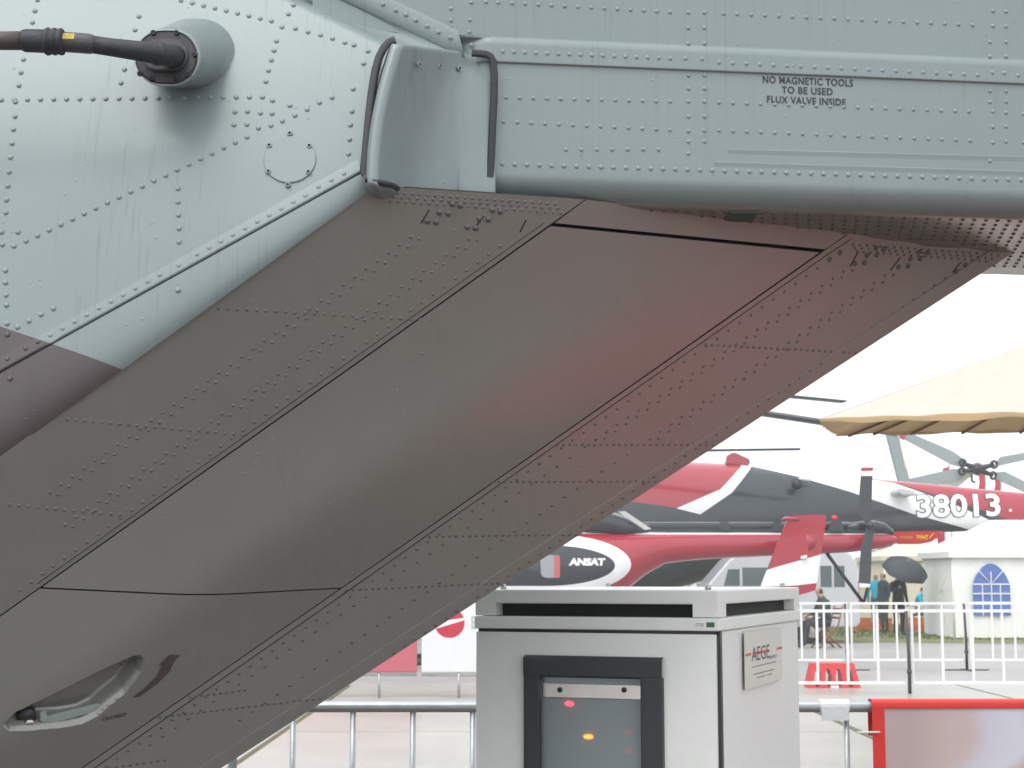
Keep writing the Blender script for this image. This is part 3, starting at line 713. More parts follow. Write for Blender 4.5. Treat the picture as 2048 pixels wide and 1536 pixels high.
box('vent_core', (-CWID + .03, .03, zl_ - .004), (-.03, CD - .03, zs + .002), GAP, cab)
for x, y in ((-CWID + .05, .05), (-.04, .04), (-.04, CD - .05), (-CWID + .05, CD - .05)): tube('lid_bolt', [(x, y, zt), (x, y, zt + .011), (x, y, zt + .013)], [.0085, .0085, .006], STEEL, lid, 6)
dx1 = fr(1438, 1400)[0]; dzt = fr(1438, 1269)[1]
door = None
bzx0, bzx1, bzz = fr(1057, 1400)[0], fr(1333, 1400)[0], fr(1333, 1314)[1]
ix0, ix1, iz = fr(1089, 1400)[0], fr(1289, 1400)[0], fr(1289, 1359)[1]
zlow = .55
def door_quads():
    y = -.022
    xs_ = (-CWID + .001, ix0, ix1, dx1); zs_ = (.12, zlow, iz, dzt); parts = []
    for i in range(3):
        for j in range(3):
            if i == 1 and j == 1: continue
            parts.append((xs_[i], xs_[i + 1], zs_[j], zs_[j + 1]))
    return parts
bm = bmesh.new()
for (a, b, c, d) in door_quads(): bbox_bm(bm, (a, -.022, c), (b, -.004, d))
bmesh.ops.remove_doubles(bm, verts=bm.verts, dist=1e-5)
ff = [f for f in bm.faces if all(abs(v.co.y + .022) > 1e-6 for v in f.verts) and False]
door = bmobj('door', bm, PC, cab)
box('door_gasket', (dx1 - .003, -.012, .12), (dx1 + .009, .006, dzt + .008), BLK, cab)
box('door_gasket', (-CWID + .003, -.012, dzt - .003), (dx1 + .006, .006, dzt + .0085), BLK, cab)
# moulded display frame with its curved upper bevel
fy = -.040
BEZ = mat('moulded_black_plastic', (.028, .029, .034), .42, bump=.3, bscale=500)
n = 20; vs, fs = [], []
zcurve = lambda t: bzz - .006 - .022 * (1 - (2 * t - 1) ** 2)
for k in range(n + 1):
    t = k / n; x = lerp(bzx0, bzx1, t)
    vs += [(x, -.022, bzz), (x, -.030, bzz - .0005), (x, fy, zcurve(t)), (x, fy, iz + .008), (x, fy + .004, iz + .002), (x, -.0, iz)]
for k in range(n):
    for j in range(5): fs.append((k * 6 + j, (k + 1) * 6 + j, (k + 1) * 6 + j + 1, k * 6 + j + 1)[::-1])
frame = mesh('display_frame', vs, fs, BEZ, door)
for (xa, xb) in ((bzx0, ix0), (ix1, bzx1)): box('frame_side', (xa, fy, zlow - .04), (xb, .0, iz + .0075), BEZ, frame, .004)
box('frame_sill', (bzx0 + .004, fy + .001, zlow - .045), (bzx1 - .004, 0, zlow), BEZ, frame)
pz0, pz1 = fr(1200, 1368)[1], fr(1200, 1396)[1]
box('clamp_strip', (ix0 + .001, -.016, pz1), (ix1 - .001, -.010, pz0), mat('brushed_aluminium', (.62, .6, .57), .35, metal=.9, var=.15, vscale=20), door, .001)
for px_ in (1124, 1252):
    q = fr(px_, 1379); tube('clamp_screw', [(q[0], -.015, q[1]), (q[0], -.019, q[1])], .0068, BLK, door, 14)
PANE = mat('frosted_display_pane', (.40, .46, .48), .42, trans=.5, var=.05)
n = 16; vs, fs = [], []
for k in range(n + 1):
    t = k / n; x = lerp(ix0 + .001, ix1 - .001, t); b_ = .008 * (1 - (2 * t - 1) ** 2)
    vs += [(x, -.012 - b_ * .0, pz1 + .002), (x, -.014 - b_, lerp(zlow, pz1, .55)), (x, -.012 - b_, zlow)]
for k in range(n):
    for j in range(2): fs.append((k * 3 + j, (k + 1) * 3 + j, (k + 1) * 3 + j + 1, k * 3 + j + 1)[::-1])
mesh('display_pane', vs, fs, PANE, door, True)
box('display_backing', (ix0, .0, zlow), (ix1, .0035, iz), mat('display_backing', (.46, .52, .54), .6), door)
for px_, py_, c_, e_, w_, h_ in ((1140, 1407, (1, .03, .08), 4, .012, .006), (1178, 1473, (1, .22, .01), 4, .013, .006), (1258, 1465, (1, .1, .08), .12, .011, .009), (1258, 1500, (1, .1, .08), .14, .011, .009)):
    q = fr(px_, py_); m_ = mat('lamp_%d_%d' % (px_, py_), c_, .4, emit=c_, estr=e_)
    vs, fs = [], []
    for k in range(14): vs.append((q[0] + w_ * math.cos(k * math.pi / 7), -.0015, q[1] + h_ * math.sin(k * math.pi / 7)))
    vs.append((q[0], -.004, q[1]))
    for k in range(14): fs.append((k, (k + 1) % 14, 14))
    mesh('indicator_lamp', vs, fs, m_, door)
# plate on the side, stickers on the rim
ta, tb = sd(1485, 1265), (sd(1560, 1370)[0], sd(1485, 1380)[1])
tagp = box('name_plate', (.0035, ta[0], tb[1]), (.0065, tb[0], ta[1]), mat('champagne_plate', (.66, .65, .60), .4, var=.04), cab)
ORG = mat('orange_red_print', (.62, .08, .03), .5); INK = mat('print_ink', (.07, .07, .075), .6)
def sidemap(px, py): q = sd(px, py); return lambda u, v: Vector((.0072, q[0] + u, q[1] + v))
text_mesh('AEGE', .040, sidemap(1517, 1319), 'plate_lettering', INK, tagp, width=sd(1535, 1300)[0] - sd(1499, 1300)[0], weight=.0)
text_mesh('aero', .014, sidemap(1541.5, 1316), 'plate_lettering', INK, tagp, width=sd(1549, 1300)[0] - sd(1535, 1300)[0])
for xa, xb in ((1486, 1497), (1501, 1534), (1549, 1560)):
    q0_, q1_ = sd(xa, 1302), sd(xb, 1302); zz = lerp(sd(1522, 1303)[1], 0, 0)
    mesh('plate_stripe', [(.0069, q0_[0], zz - .0035), (.0069, q1_[0], zz - .0035), (.0069, q1_[0], zz + .0035), (.0069, q0_[0], zz + .0035)], [(0, 1, 2, 3)], ORG, tagp)
for s_, y, w_ in (('СИСТЕМЫ ЭЛЕКТРОПИТАНИЯ', 1330, .9), ('www.aege-aero.ru', 1345, .8), ('(495) 000', 1353, .8)):
    pass
for y, xa, xb in ((1329, 1499, 1548), (1344, 1502, 1544), (1352, 1509, 1526), (1352, 1529, 1540)):
    q0_, q1_ = sd(xa, y), sd(xb, y); zz = sd(1522, y)[1]
    n_ = int((xb - xa) / 3.2)
    multi('fine_print', [boxdata((.0066, lerp(q0_[0], q1_[0], (k + .12) / n_), zz - .0014), (.0070, lerp(q0_[0], q1_[0], (k + .78) / n_), zz + .0014)) for k in range(n_)], INK, tagp)
def frm(px, py): q = fr(px, py); return q
for nm, xa, xb, m_ in (('inspection_sticker', 1397, 1413, mat('white_sticker', (.8, .8, .78), .4)), ('green_sticker', 1418, 1434, mat('green_sticker', (.02, .13, .05), .4, var=.5, vscale=150))):
    qa, qb = fr(xa, 1244), fr(xb, 1254); box(nm, (qa[0], -.0275, qb[1]), (qb[0], -.0262, qa[1]), m_, cab)
q = fr(1405, 1252.3); text_mesh('ОТК', .008, lambda u, v: Vector((q[0] + u, -.028, q[1] + v)), 'sticker_lettering', INK, cab, xs=.95)

# ================================================================== CROWD BARRIER behind the cabinet, banner
ZINC = mat('galvanised_steel', (.42, .44, .45), .42, metal=.6, var=.2, vscale=25)
YB = 6.8
zbar = dep(800, 1413, YB).z
def barrier(name, x0, x1, label, group):
    e = empty(name, ((x0 + x1) / 2, YB, 0), label, 'barrier', group); L = (x1 - x0) / 2; rr_ = .024
    fr_ = [(-L, 0, .16), (-L, 0, zbar - .06), (-L + .02, 0, zbar - .02), (-L + .06, 0, zbar), (L - .06, 0, zbar), (L - .02, 0, zbar - .02), (L, 0, zbar - .06), (L, 0, .16)]
    tube('frame_tube', fr_, rr_, ZINC, e, 14); tube('lower_rail', [(-L, 0, .18), (L, 0, .18)], .019, ZINC, e, 12)
    n_ = int(round((x1 - x0) / .25))
    for k in range(1, n_): x = -L + 2 * L * k / n_; tube('bar', [(x, 0, .18), (x, 0, zbar)], .0125, ZINC, e, 10)
    for s_ in (-1, 1): tube('foot', [(s_ * (L - .15), -.3, .0), (s_ * (L - .15), -.28, .05), (s_ * (L - .15), 0, .16), (s_ * (L - .15), .28, .05), (s_ * (L - .15), .3, .0)], .016, ZINC, e, 8)
    return e
xl = dep(585, 1413, YB).x; xr = dep(1730, 1413, YB).x
x0b = dep(585 - 118, 1413, YB).x
barrier('crowd_barrier', x0b, x0b + 2.0, 'galvanised crowd barrier under the riveted belly, left of the cabinet', 'crowd barriers of galvanised tube')
barrier('crowd_barrier', x0b + 2.06, x0b + 4.56, 'galvanised crowd barrier carrying the banner with the red border', 'crowd barriers of galvanised tube')
p = dep(1668, 1408, YB)
vs, fs = tube_data([(-.062, 0, 0), (-.06, 0, 0), (.06, 0, .0), (.062, 0, 0)], [.024, .030, .030, .024], 14)
wrap = multi('plastic_wrap', [(vs, fs), boxdata((-.058, -.030, -.055), (.055, -.0285, .0))], mat('white_plastic_wrap', (.7, .72, .74), .35, bump=.6, bscale=40)); wrap.location = (p.x, YB, zbar)
tag(wrap, 'crumpled white plastic wrap tied round the barrier rail beside the red banner', 'wrap')
# banner: printed sheet with a red border, hung over the rail
bl = dep(1742, 1400, YB - .04); br_ = bl.x + 1.65; bt_ = zbar + .028
bme = bpy.data.materials.new('banner_print'); bme.use_nodes = True
t = bme.node_tree; b = t.nodes['Principled BSDF']; b.inputs['Roughness'].default_value = .4
tc = nd(t, 'ShaderNodeTexCoord'); sp_ = nd(t, 'ShaderNodeSeparateXYZ'); t.links.new(tc.outputs['Object'], sp_.inputs[0])
nz_ = nd(t, 'ShaderNodeTexNoise'); nz_.inputs['Scale'].default_value = 2.2; nz_.inputs['Detail'].default_value = 1; t.links.new(tc.outputs['Object'], nz_.inputs['Vector'])
ma = nd(t, 'ShaderNodeMath', operation='MULTIPLY_ADD'); t.links.new(nz_.outputs[0], ma.inputs[0]); ma.inputs[1].default_value = .45; t.links.new(sp_.outputs[0], ma.inputs[2])
mb = nd(t, 'ShaderNodeMath', operation='MULTIPLY_ADD'); t.links.new(sp_.outputs[2], mb.inputs[0]); mb.inputs[1].default_value = -.35; t.links.new(ma.outputs[0], mb.inputs[2])
rp = nd(t, 'ShaderNodeValToRGB'); cr_ = rp.color_ramp; mr = nd(t, 'ShaderNodeMapRange'); t.links.new(mb.outputs[0], mr.inputs[0]); mr.inputs[1].default_value = -.3; mr.inputs[2].default_value = 1.4
for i, (p_, c_) in enumerate(((0, (.62, .50, .49)), (.22, (.52, .39, .39)), (.36, (.62, .49, .48)), (.40, (.66, .63, .72)), (.47, (.72, .70, .78)), (.50, (.55, .42, .41)), (.56, (.45, .32, .30)), (.62, (.52, .38, .26)), (.66, (.36, .24, .24)), (1, (.5, .38, .38)))):
    e_ = cr_.elements[i] if i < 2 else cr_.elements.new(p_); e_.position = p_; e_.color = (*c_, 1)
t.links.new(mr.outputs[0], rp.inputs[0]); t.links.new(rp.outputs[0], b.inputs['Base Color'])
ban = empty('banner', (bl.x, YB - .045, .2), 'printed banner with a red border hung on the galvanised barrier', 'banner', world=False)
def bsheet(name, x0, x1, z0, z1, y, m):
    rws = [[Vector((lerp(x0, x1, i / 24), y + .006 * math.sin(lerp(x0, x1, i / 24) * 9 + 1) * (1 - j / 10) , lerp(z0, z1, j / 10))) for j in range(11)] for i in range(25)]
    o = grid(name, rws, m, ban, flip=True); return o
REDB = mat('red_vinyl', (.72, .03, .025), .4, var=.05)
wB = br_ - bl.x; hB = bt_ - .2
bsheet('print', .04, wB - .04, .04, hB - .032, -.002, bme)
bsheet('border', 0, .052, 0, hB - .03, -.006, REDB); bsheet('border', wB - .052, wB, 0, hB - .03, -.006, REDB); bsheet('border', .052, wB - .052, 0, .045, -.006, REDB)
rws = [[(lerp(0, wB, i / 24), y_, z_) for y_, z_ in ((-.0065, hB - .032), (-.0085, hB - .012), (.0, hB + .001), (.03, hB + .006), (.065, hB), (.074, hB - .02), (.074, hB - .15))] for i in range(25)]
grid('border', rws, REDB, ban)
tube('cable_tie', [(-.062, -.0, hB - .13), (.03, -.012, hB - .128)], .004, mat('white_nylon', (.75, .75, .75), .5), ban, 8)

# ================================================================== WHITE PANEL BARRIERS far left
YP = 21.5
def panel_barrier(x0, x1, zb, zt_, m, label, logo):
    e = empty('panel_barrier', ((x0 + x1) / 2, YP, 0), label, 'barrier', 'covered barriers beside the white fence'); L = (x1 - x0) / 2
    bm = bmesh.new(); bbox_bm(bm, (-L, -.03, zb), (L, .03, zt_)); cv = bmobj('cover', bm, m, e, bevel=.02)
    for s_ in (-.55, .55):
        tube('leg', [(s_ * L, .0, zb + .02), (s_ * L, 0, .03)], .02, ZINC, e, 8); tube('foot', [(s_ * L, -.25, .02), (s_ * L, .25, .02)], .02, ZINC, e, 8)
    tube('lower_rail', [(-L, 0, zb - .03), (L, 0, zb - .03)], .018, ZINC, e, 8)
    if logo:
        n = 28; vs = [(logo + .20 * math.cos(2 * math.pi * k / n), -.0315, 1.02 + .20 * math.sin(2 * math.pi * k / n)) for k in range(n)]
        mesh('round_emblem', vs, [tuple(range(n))], mat('crimson_print', (.52, .03, .06), .5), cv)
        mesh('emblem_slash', [(logo - .22, -.0330, .93), (logo + .22, -.0330, 1.06), (logo + .22, -.0330, 1.09), (logo - .05, -.0330, 1.05)], [(0, 1, 2, 3)], m, cv)
        text_mesh('BE', .18, lambda u, v: Vector((logo + .27 + u, -.033, .94 + v)), 'cover_lettering', mat('grey_print', (.45, .45, .46), .6), cv, align='LEFT')
    return e
WV = mat('white_vinyl', (.74, .74, .75), .45, var=.04); RV = mat('crimson_vinyl', (.52, .13, .16), .45)
xa, xb = dep(843, 1340, YP).x, dep(1180, 1340, YP).x
zb_ = dep(900, 1345, YP).z
panel_barrier(xa, xa + 2.2, zb_, 1.28, WV, 'white covered barrier with a round crimson emblem behind the power cabinet', -.73)
panel_barrier(xa - 2.28, xa - .06, zb_, 1.28, RV, 'crimson covered barrier next to the white one with the round emblem', None)

# ================================================================== WHITE FENCES
WHITE = mat('white_painted_tube', (.8, .8, .8), .4, var=.03)
def fence_panel(x0, x1, y, zb, zt_, nb, label, group, m=WHITE, r=.02):
    e = empty('tube_fence', ((x0 + x1) / 2, y, 0), label, 'fence', group); L = (x1 - x0) / 2
    def bx_(nm, a, b): return box(nm, a, b, m, e, .004)
    bx_('rail', (-L, -r, zt_ - r), (L, r, zt_ + r)); bx_('rail', (-L, -r, zb - r), (L, r, zb + r))
    for k in range(nb + 1):
        x = lerp(-L + r, L - r, k / nb); bx_('bar', (x - .85 * r, -.8 * r, zb + r), (x + .85 * r, .8 * r, zt_ - r))
    return e
DST = mat('dark_steel', (.05, .052, .055), .5)
def stake(px, y, zt_, label):
    x = dep(px, 1384, y).x
    e = empty('fence_post', (x, y - .05, 0), label, 'post', 'dark posts holding the white fences')
    tube('shaft', [(0, 0, .02), (.0, 0, zt_ * .5), (-.02, 0, zt_)], [.026, .024, .022], DST, e, 10); tube('collar', [(0, 0, .30), (0, 0, .36)], .034, DST, e, 10)
    box('base_bar', (-.38, -.03, 0), (.38, .03, .02), DST, e, .004); box('base_bar', (-.03, -.3, .0), (.03, .3, .018), DST, e, .004)
Y1, Y2 = 22.4, 28.3
z1t, z1b = dep(1800, 1222, Y1).z, dep(1800, 1366, Y1).z
z2t, z2b = dep(1800, 1207, Y2).z, dep(1800, 1320, Y2).z
def X(px, y): return dep(px, 1250, y).x
pn = X(1815, Y1) - X(1567, Y1)
w1 = X(1817, Y1) - X(1567, Y1)
for k, lab in ((-1, 'white tube fence panel in front of the red plastic block'), (0, 'white tube fence panel whose left end meets the middle dark post'), (-2, 'white tube fence panel behind the cabinet, next to the one before the red block')):
    x0 = X(1819, Y1) + k * w1; fence_panel(x0 + .01, x0 + w1 - .01, Y1, z1b, z1t, 4, lab, 'white fence panels of the nearer row')
x0 = X(1819, Y1) + w1; fence_panel(x0 + .01, x0 + w1 - .01, Y1, z1b, z1t, 4, 'white tube fence panel at the far end of the nearer row', 'white fence panels of the nearer row')
w2 = X(1935, Y2) - X(1699, Y2)
labs2 = {-1: 'white fence panel of the rear row before the seated man', 0: 'white fence panel of the rear row before the people with the umbrella', 1: 'white fence panel of the rear row before the tent window', -2: 'white fence panel of the rear row hidden mostly by the cabinet'}
for k in (-2, -1, 0, 1): x0 = X(1698, Y2) + k * w2; fence_panel(x0 + .02, x0 + w2 - .02, Y2, z2b, z2t, 5, labs2[k], 'white fence panels of the rear row')
stake(1818, Y1, z1t, 'dark steel post with cross foot in the nearer white fence')
stake(1569, Y1, z1t, 'dark steel post in the nearer white fence beside the cabinet')
stake(2069, Y1, z1t, 'dark steel post at the far end of the nearer white fence')
stake(1695, Y2, z2t, 'dark steel post in the rear white fence above the red block')
stake(1934, Y2, z2t, 'dark steel post in the rear white fence before the tent')
# red plastic block with tall openings
pbk = dep(1664, 1375, 23.6)
rb = empty('plastic_barrier_block', (pbk.x, 23.6, 0), 'low red plastic barrier block with tall slots behind the white fence', 'barrier block')
REDP = mat('red_plastic', (.6, .05, .06), .4, var=.08)
def blk():
    bm = bmesh.new(); outl = [(-.39, 0), (.39, 0), (.34, .36), (-.34, .36)]
    xs_ = [-.39 + .78 * k / 39 for k in range(40)]; N = 39; M = 18; keep = {}
    def P(i, j): z = .02 + .36 * j / M; hw = lerp(.385, .31, j / M); return (lerp(-hw, hw, i / N), z)
    hole = lambda x, z: any(((x - c * (1 - .3 * (z - .1))) / (.052 - .06 * (z - .1) if z > .1 else .055)) ** 2 + ((z - .17) / .125) ** 2 < 1 for c in (-.24, -.08, .08, .24))
    V = {}
    def v(i, j, y):
        k = (i, j, y)
        if k not in V: p = P(i, j); V[k] = bm.verts.new((p[0], y * lerp(1.5, .8, j / M), p[1]))
        return V[k]
    for i in range(N):
        for j in range(M):
            c = [P(i, j), P(i + 1, j + 1)]; cx, cz = (c[0][0] + c[1][0]) / 2, (c[0][1] + c[1][1]) / 2
            if hole(cx, cz): continue
            keep[(i, j)] = 1
    for (i, j) in keep:
        bm.faces.new((v(i, j, -.12), v(i + 1, j, -.12), v(i + 1, j + 1, -.12), v(i, j + 1, -.12)))
        bm.faces.new((v(i, j + 1, .12), v(i + 1, j + 1, .12), v(i + 1, j, .12), v(i, j, .12)))
        for (di, dj, e) in ((-1, 0, ((i, j), (i, j + 1))), (1, 0, ((i + 1, j + 1), (i + 1, j))), (0, -1, ((i + 1, j), (i, j))), (0, 1, ((i, j + 1), (i + 1, j + 1)))):
            if (i + di, j + dj) not in keep: a, b = e; bm.faces.new((v(*a, -.12), v(*b, -.12), v(*b, .12), v(*a, .12)))
    bmesh.ops.recalc_face_normals(bm, faces=bm.faces)
    return bm
bmobj('body', blk(), REDP, rb)
box('base_lip', (-.41, -.2, 0), (.41, .2, .03), REDP, rb, .008)
box('reflector', (-.06, -.215, .0), (.06, -.201, .07), WV, rb)

# ================================================================== LOFTED AIRFRAMES
class Loft:
    def __init__(s, st, Y, e=2.0):   # st: (x, zc, hh, hw)
        s.a = np.array(st, float); s.Y = Y; s.e = e
    def at(s, x): return [float(np.interp(x, s.a[:, 0], s.a[:, k])) for k in (1, 2, 3)]
    def yf(s, x, z):
        zc, hh, hw = s.at(x); u = min(1, abs(z - zc) / max(hh, 1e-4)); return s.Y - hw * (max(0, 1 - u ** s.e)) ** (1 / s.e)
    def bm(s, nx=60, na=32):
        bm = bmesh.new(); xs = np.linspace(s.a[0, 0], s.a[-1, 0], nx); R_ = []
        for x in xs:
            zc, hh, hw = s.at(x); r = []
            for k in range(na):
                a = 2 * math.pi * k / na; c, q = math.cos(a), math.sin(a)
                r.append(bm.verts.new((x, s.Y - hw * math.copysign(abs(c) ** (2 / s.e), c), zc + hh * math.copysign(abs(q) ** (2 / s.e), q))))
            R_.append(r)
        for i in range(nx - 1):
            for k in range(na): bm.faces.new((R_[i][k], R_[i + 1][k], R_[i + 1][(k + 1) % na], R_[i][(k + 1) % na]))
        bm.faces.new(R_[0]); bm.faces.new(R_[-1][::-1]); bmesh.ops.recalc_face_normals(bm, faces=bm.faces)
        return bm
def livery(bm, polys, default=2):
    """polys: list of ([(x,z)...], slot) cut into the skin"""
    for P, _ in polys:
        for i in range(len(P)):
            a, b = P[i], P[(i + 1) % len(P)]
            nrm = Vector((b[1] - a[1], 0, -(b[0] - a[0])))
            if nrm.length < 1e-6: continue
            x0, x1 = min(a[0], b[0]), max(a[0], b[0]); z0, z1 = min(a[1], b[1]), max(a[1], b[1])
            g_ = [f for f in bm.faces if any(x0 - .3 <= v.co.x <= x1 + .3 and z0 - .3 <= v.co.z <= z1 + .3 for v in f.verts)]
            if not g_: continue
            geom = set(g_)
            for f in g_: geom.update(f.edges); geom.update(f.verts)
            bmesh.ops.bisect_plane(bm, geom=list(geom), plane_co=(a[0], 0, a[1]), plane_no=nrm.normalized(), dist=1e-5)
    for f in bm.faces:
        c = f.calc_center_median(); f.material_index = default
        for P, sl_ in polys:
            if inpoly(c.x, c.z, P): f.material_index = sl_
def PX(pts, y): return [(dep(a, b, y).x, dep(a, b, y).z) for a, b in pts]
CRIM = mat('crimson_gloss_paint', (.36, .022, .04), .22, coat=.5, var=.06, vscale=2); WGL = mat('white_gloss_paint', (.78, .78, .78), .25, var=.03); NAVY = mat('charcoal_gloss_paint', (.022, .027, .033), .22, coat=.4, var=.1)
DKG = mat('dark_rotor_composite', (.05, .055, .06), .45)
# ---- the large helicopter 38013
YM = 46.0
big = empty('helicopter', (dep(900, 1250, YM).x, YM, 0), 'large crimson, white and black helicopter with white number 38013 on its tail boom', 'helicopter', world=True)
st = []
for px, yt, yb2, hw in ((-300, 1010, 1190, .5), (-150, 900, 1250, 1.2), (0, 850, 1262, 1.4), (600, 850, 1265, 1.5), (1000, 905, 1262, 1.5), (1200, 915, 1225, 1.45), (1300, 921, 1190, 1.35), (1400, 925, 1163, 1.2), (1500, 930, 1133, 1.0), (1600, 945, 1110, .82), (1750, 958, 1080, .62), (1850, 967, 1066, .52), (1950, 977, 1062, .46), (2050, 986, 1064, .42), (2250, 1004, 1072, .35), (2400, 1010, 1070, .25)):
    a, b = dep(px, yt, YM), dep(px, yb2, YM); st.append((a.x, (a.z + b.z) / 2, (a.z - b.z) / 2, hw))
LM = Loft(st, YM, 2.3); bm = LM.bm(90, 40)
yq = YM - .8; yq2 = YM - .42; yq1 = YM - 1.15
livery(bm, [(PX([(1000, 880), (1515, 880), (1488, 931), (1442, 978), (1360, 1017), (1200, 995), (1000, 990)], yq1), 0),
            (PX([(1515, 880), (1540, 880), (1507, 935), (1465, 985), (1400, 1029), (1352, 1017), (1442, 978), (1488, 931)], yq1), 1),
            (PX([(1545, 880), (1735, 880), (1735, 955), (1790, 962), (1920, 1010), (2012, 1050), (2060, 1095), (1990, 1095), (1965, 1062), (1830, 1027), (1700, 982), (1600, 952), (1507, 930)], yq), 1),
            (PX([(1735, 880), (2500, 880), (2500, 1080), (2080, 1080), (2055, 1052), (2000, 1034), (1915, 1004), (1800, 968), (1735, 955)], yq2), 0),
            (PX([(2055, 1052), (2080, 1080), (2500, 1080), (2500, 1110), (1985, 1110), (1965, 1062), (2012, 1050)], yq2), 1)])
bigf = bmobj('fuselage', bm, [CRIM, WGL, NAVY], big, True)
def on_loft(L, ox, oz, e=.012): return lambda u, v: Vector((ox + u, L.yf(ox + u, oz + v) - e, oz + v))
nA = dep(1918, 1032, YM - .5)
tw = -.075
def nummap(e):
    f_ = on_loft(LM, nA.x, nA.z, e); return lambda u, v: f_(u + .0, v + u * .02)
text_mesh('38013', .64, nummap(.015), 'number_outline', mat('number_outline_paint', (.03, .03, .035), .5), bigf, width=2.44, weight=.046, spacing=1.0, sub=1)  # dark outline painted round the white digits
text_mesh('38013', .64, nummap(.035), 'number', WGL, bigf, width=2.40, weight=.022, spacing=1.0, sub=1)
p = dep(2022, 1023, YM - .5); text_mesh('.', .5, lambda u, v: Vector((p.x + u * 1.0, LM.yf(p.x + u, p.z + v) - .02, p.z + v)), 'white_dot', WGL, bigf)
# exhaust top, aerials, horn
def plateP(name, pts, y, th, m, parent, bevel=0): return poly_plate(name, [dep(a, b, y) for a, b in pts], (0, 1, 0), th, m, parent, bevel)
plateP('top_fairing', [(1452, 926), (1454, 911), (1468, 904), (1501, 919), (1498, 931), (1470, 930)], YM - .3, .5, CRIM, big, .03)
plateP('blade_aerial', [(1586, 950), (1600, 913), (1618, 913), (1606, 952)], YM - .03, .06, WGL, big, .01)
tube('horn', [dep(1595, 968, YM - .8), dep(1594, 968, YM - 1.1)], [.07, .16], BLK, big, 12); tube('horn_arm', [dep(1594, 962, YM - .75), dep(1602, 957, YM - .95), dep(1620, 960, YM - .75)], .05, WGL, big, 8)
plateP('tailplane', [(1800, 976), (1826, 981), (1836, 990), (1805, 990), (1798, 984)], YM - 1.6, 1.1, mat('pale_grey_paint', (.5, .5, .48), .4), big, .02)
hubx = dep(760, 700, YM).x; hz = dep(760, 712, YM).z
tube('rotor_mast', [(hubx, YM, 5), (hubx, YM, hz + .3)], [.5, .3], DKG, big, 14)
def blade(root, tip, w0, m, parent, th=.05, droop=0, n=14, name='rotor_blade'):
    root, tip = Vector(root), Vector(tip); d = (tip - root); side_ = d.cross(Vector((0, 0, 1))).normalized(); up = side_.cross(d.normalized())
    rws = []
    for k in range(n + 1):
        t = k / n; c = root + d * t - Vector((0, 0, droop * t * t)); w = w0 * (1 if t > .12 else lerp(.45, 1, t / .12))
        rws.append([c + side_ * w * a + up * th * b for a, b in ((-.5, 0), (-.3, .9), (.1, .8), (.5, 0), (.1, -.6), (-.3, -.8), (-.5, 0))])
    return grid(name, rws, m, parent)
pr = Vector((hubx, YM, hz))
tp = dep(1792, 866, YM - 5); d = tp - pr
blade(pr, tp, .62, DKG, big, .10)
tp = dep(1687, 803, YM + 9); blade(pr, tp, .5, DKG, big, .06)
for a in (150, 215, 285): blade(pr, pr + Vector((math.cos(R(a)) * 8, math.sin(R(a)) * 8, -.3)), .6, DKG, big, .05)
for dx_, dy_ in ((0, -1.5), (0, 1.5), (-5.5, 0)):
    x = dep(950, 1250, YM).x + dx_; tube('wheel', [(x, YM + dy_ - .15, .45), (x, YM + dy_ + .15, .45)], .45, RUB, big, 20); tube('gear_leg', [(x, YM + dy_, .45), (x, YM + dy_ * .7, 1.2)], .1, STEEL, big, 10)
# ---- the light helicopter
YA = 31.0
ans = empty('helicopter', (dep(1000, 1300, YA).x, YA, 0), 'small crimson and white helicopter with twin end fins standing behind the power cabinet', 'helicopter', world=True)
st = []
for px, yt, yb2, hw in ((380, 1130, 1180, .2), (450, 1085, 1240, .6), (600, 1040, 1265, .85), (900, 1030, 1268, .9), (1100, 1050, 1250, .85), (1180, 1060, 1220, .75), (1240, 1063, 1190, .6), (1290, 1064, 1150, .45), (1330, 1065, 1127, .36), (1400, 1065, 1119, .31), (1500, 1065, 1114, .27), (1600, 1066, 1110, .24), (1700, 1067, 1105, .21), (1740, 1067, 1100, .18), (1775, 1068, 1094, .13), (1794, 1073, 1086, .06)):
    a, b = dep(px, yt, YA), dep(px, yb2, YA); st.append((a.x, (a.z + b.z) / 2, (a.z - b.z) / 2, hw))
LA = Loft(st, YA, 2.3); bm = LA.bm(110, 36)
yq = YA - .75
ell = lambda cx, cy, rx, ry, a0, a1, n: [(cx + rx * math.cos(lerp(a0, a1, k / n)), cy - ry * math.sin(lerp(a0, a1, k / n))) for k in range(n + 1)]
livery(bm, [(PX([(300, 1020), (1300, 1040), (1300, 1063), (1820, 1063), (1820, 1068.5), (1300, 1068.5), (1160, 1067.5), (300, 1066)], YA - .3), 1),
            (PX(ell(1090, 1131, 141, 41, -math.pi / 2, math.pi / 2, 22) + [(500, 1090), (500, 1172)], yq), 2),
            (PX(ell(1090, 1129, 174, 62, -math.pi / 2, math.pi / 2, 22) + [(500, 1067), (500, 1191)], yq), 1)], 0)
# innermost livery wins: repaint the dark field last
P2 = PX(ell(1090, 1131, 141, 41, -math.pi / 2, math.pi / 2, 22) + [(500, 1090), (500, 1172)], yq)
for f in bm.faces:
    c = f.calc_center_median()
    if inpoly(c.x, c.z, P2): f.material_index = 2
ansf = bmobj('fuselage', bm, [CRIM, WGL, NAVY], ans, True)
p = dep(1174, 1130, YA - .75); text_mesh('ANSAT', .125, on_loft(LA, p.x, p.z, .02), 'name_lettering', WGL, ansf, xs=1.2, weight=.012, sub=1, shear=.1)
cw = [LA.yf(dep(x, y, YA - .8).x, dep(x, y, YA - .8).z) for x, y in ((1100, 1135),)][0]
plateP('exhaust_window', [(1080, 1115), (1086, 1110), (1116, 1110), (1120, 1115), (1120, 1152), (1116, 1156), (1090, 1156), (1082, 1150)], cw - .035, .06, mat('window_glass_pale', (.33, .34, .36), .1), ans, .01)
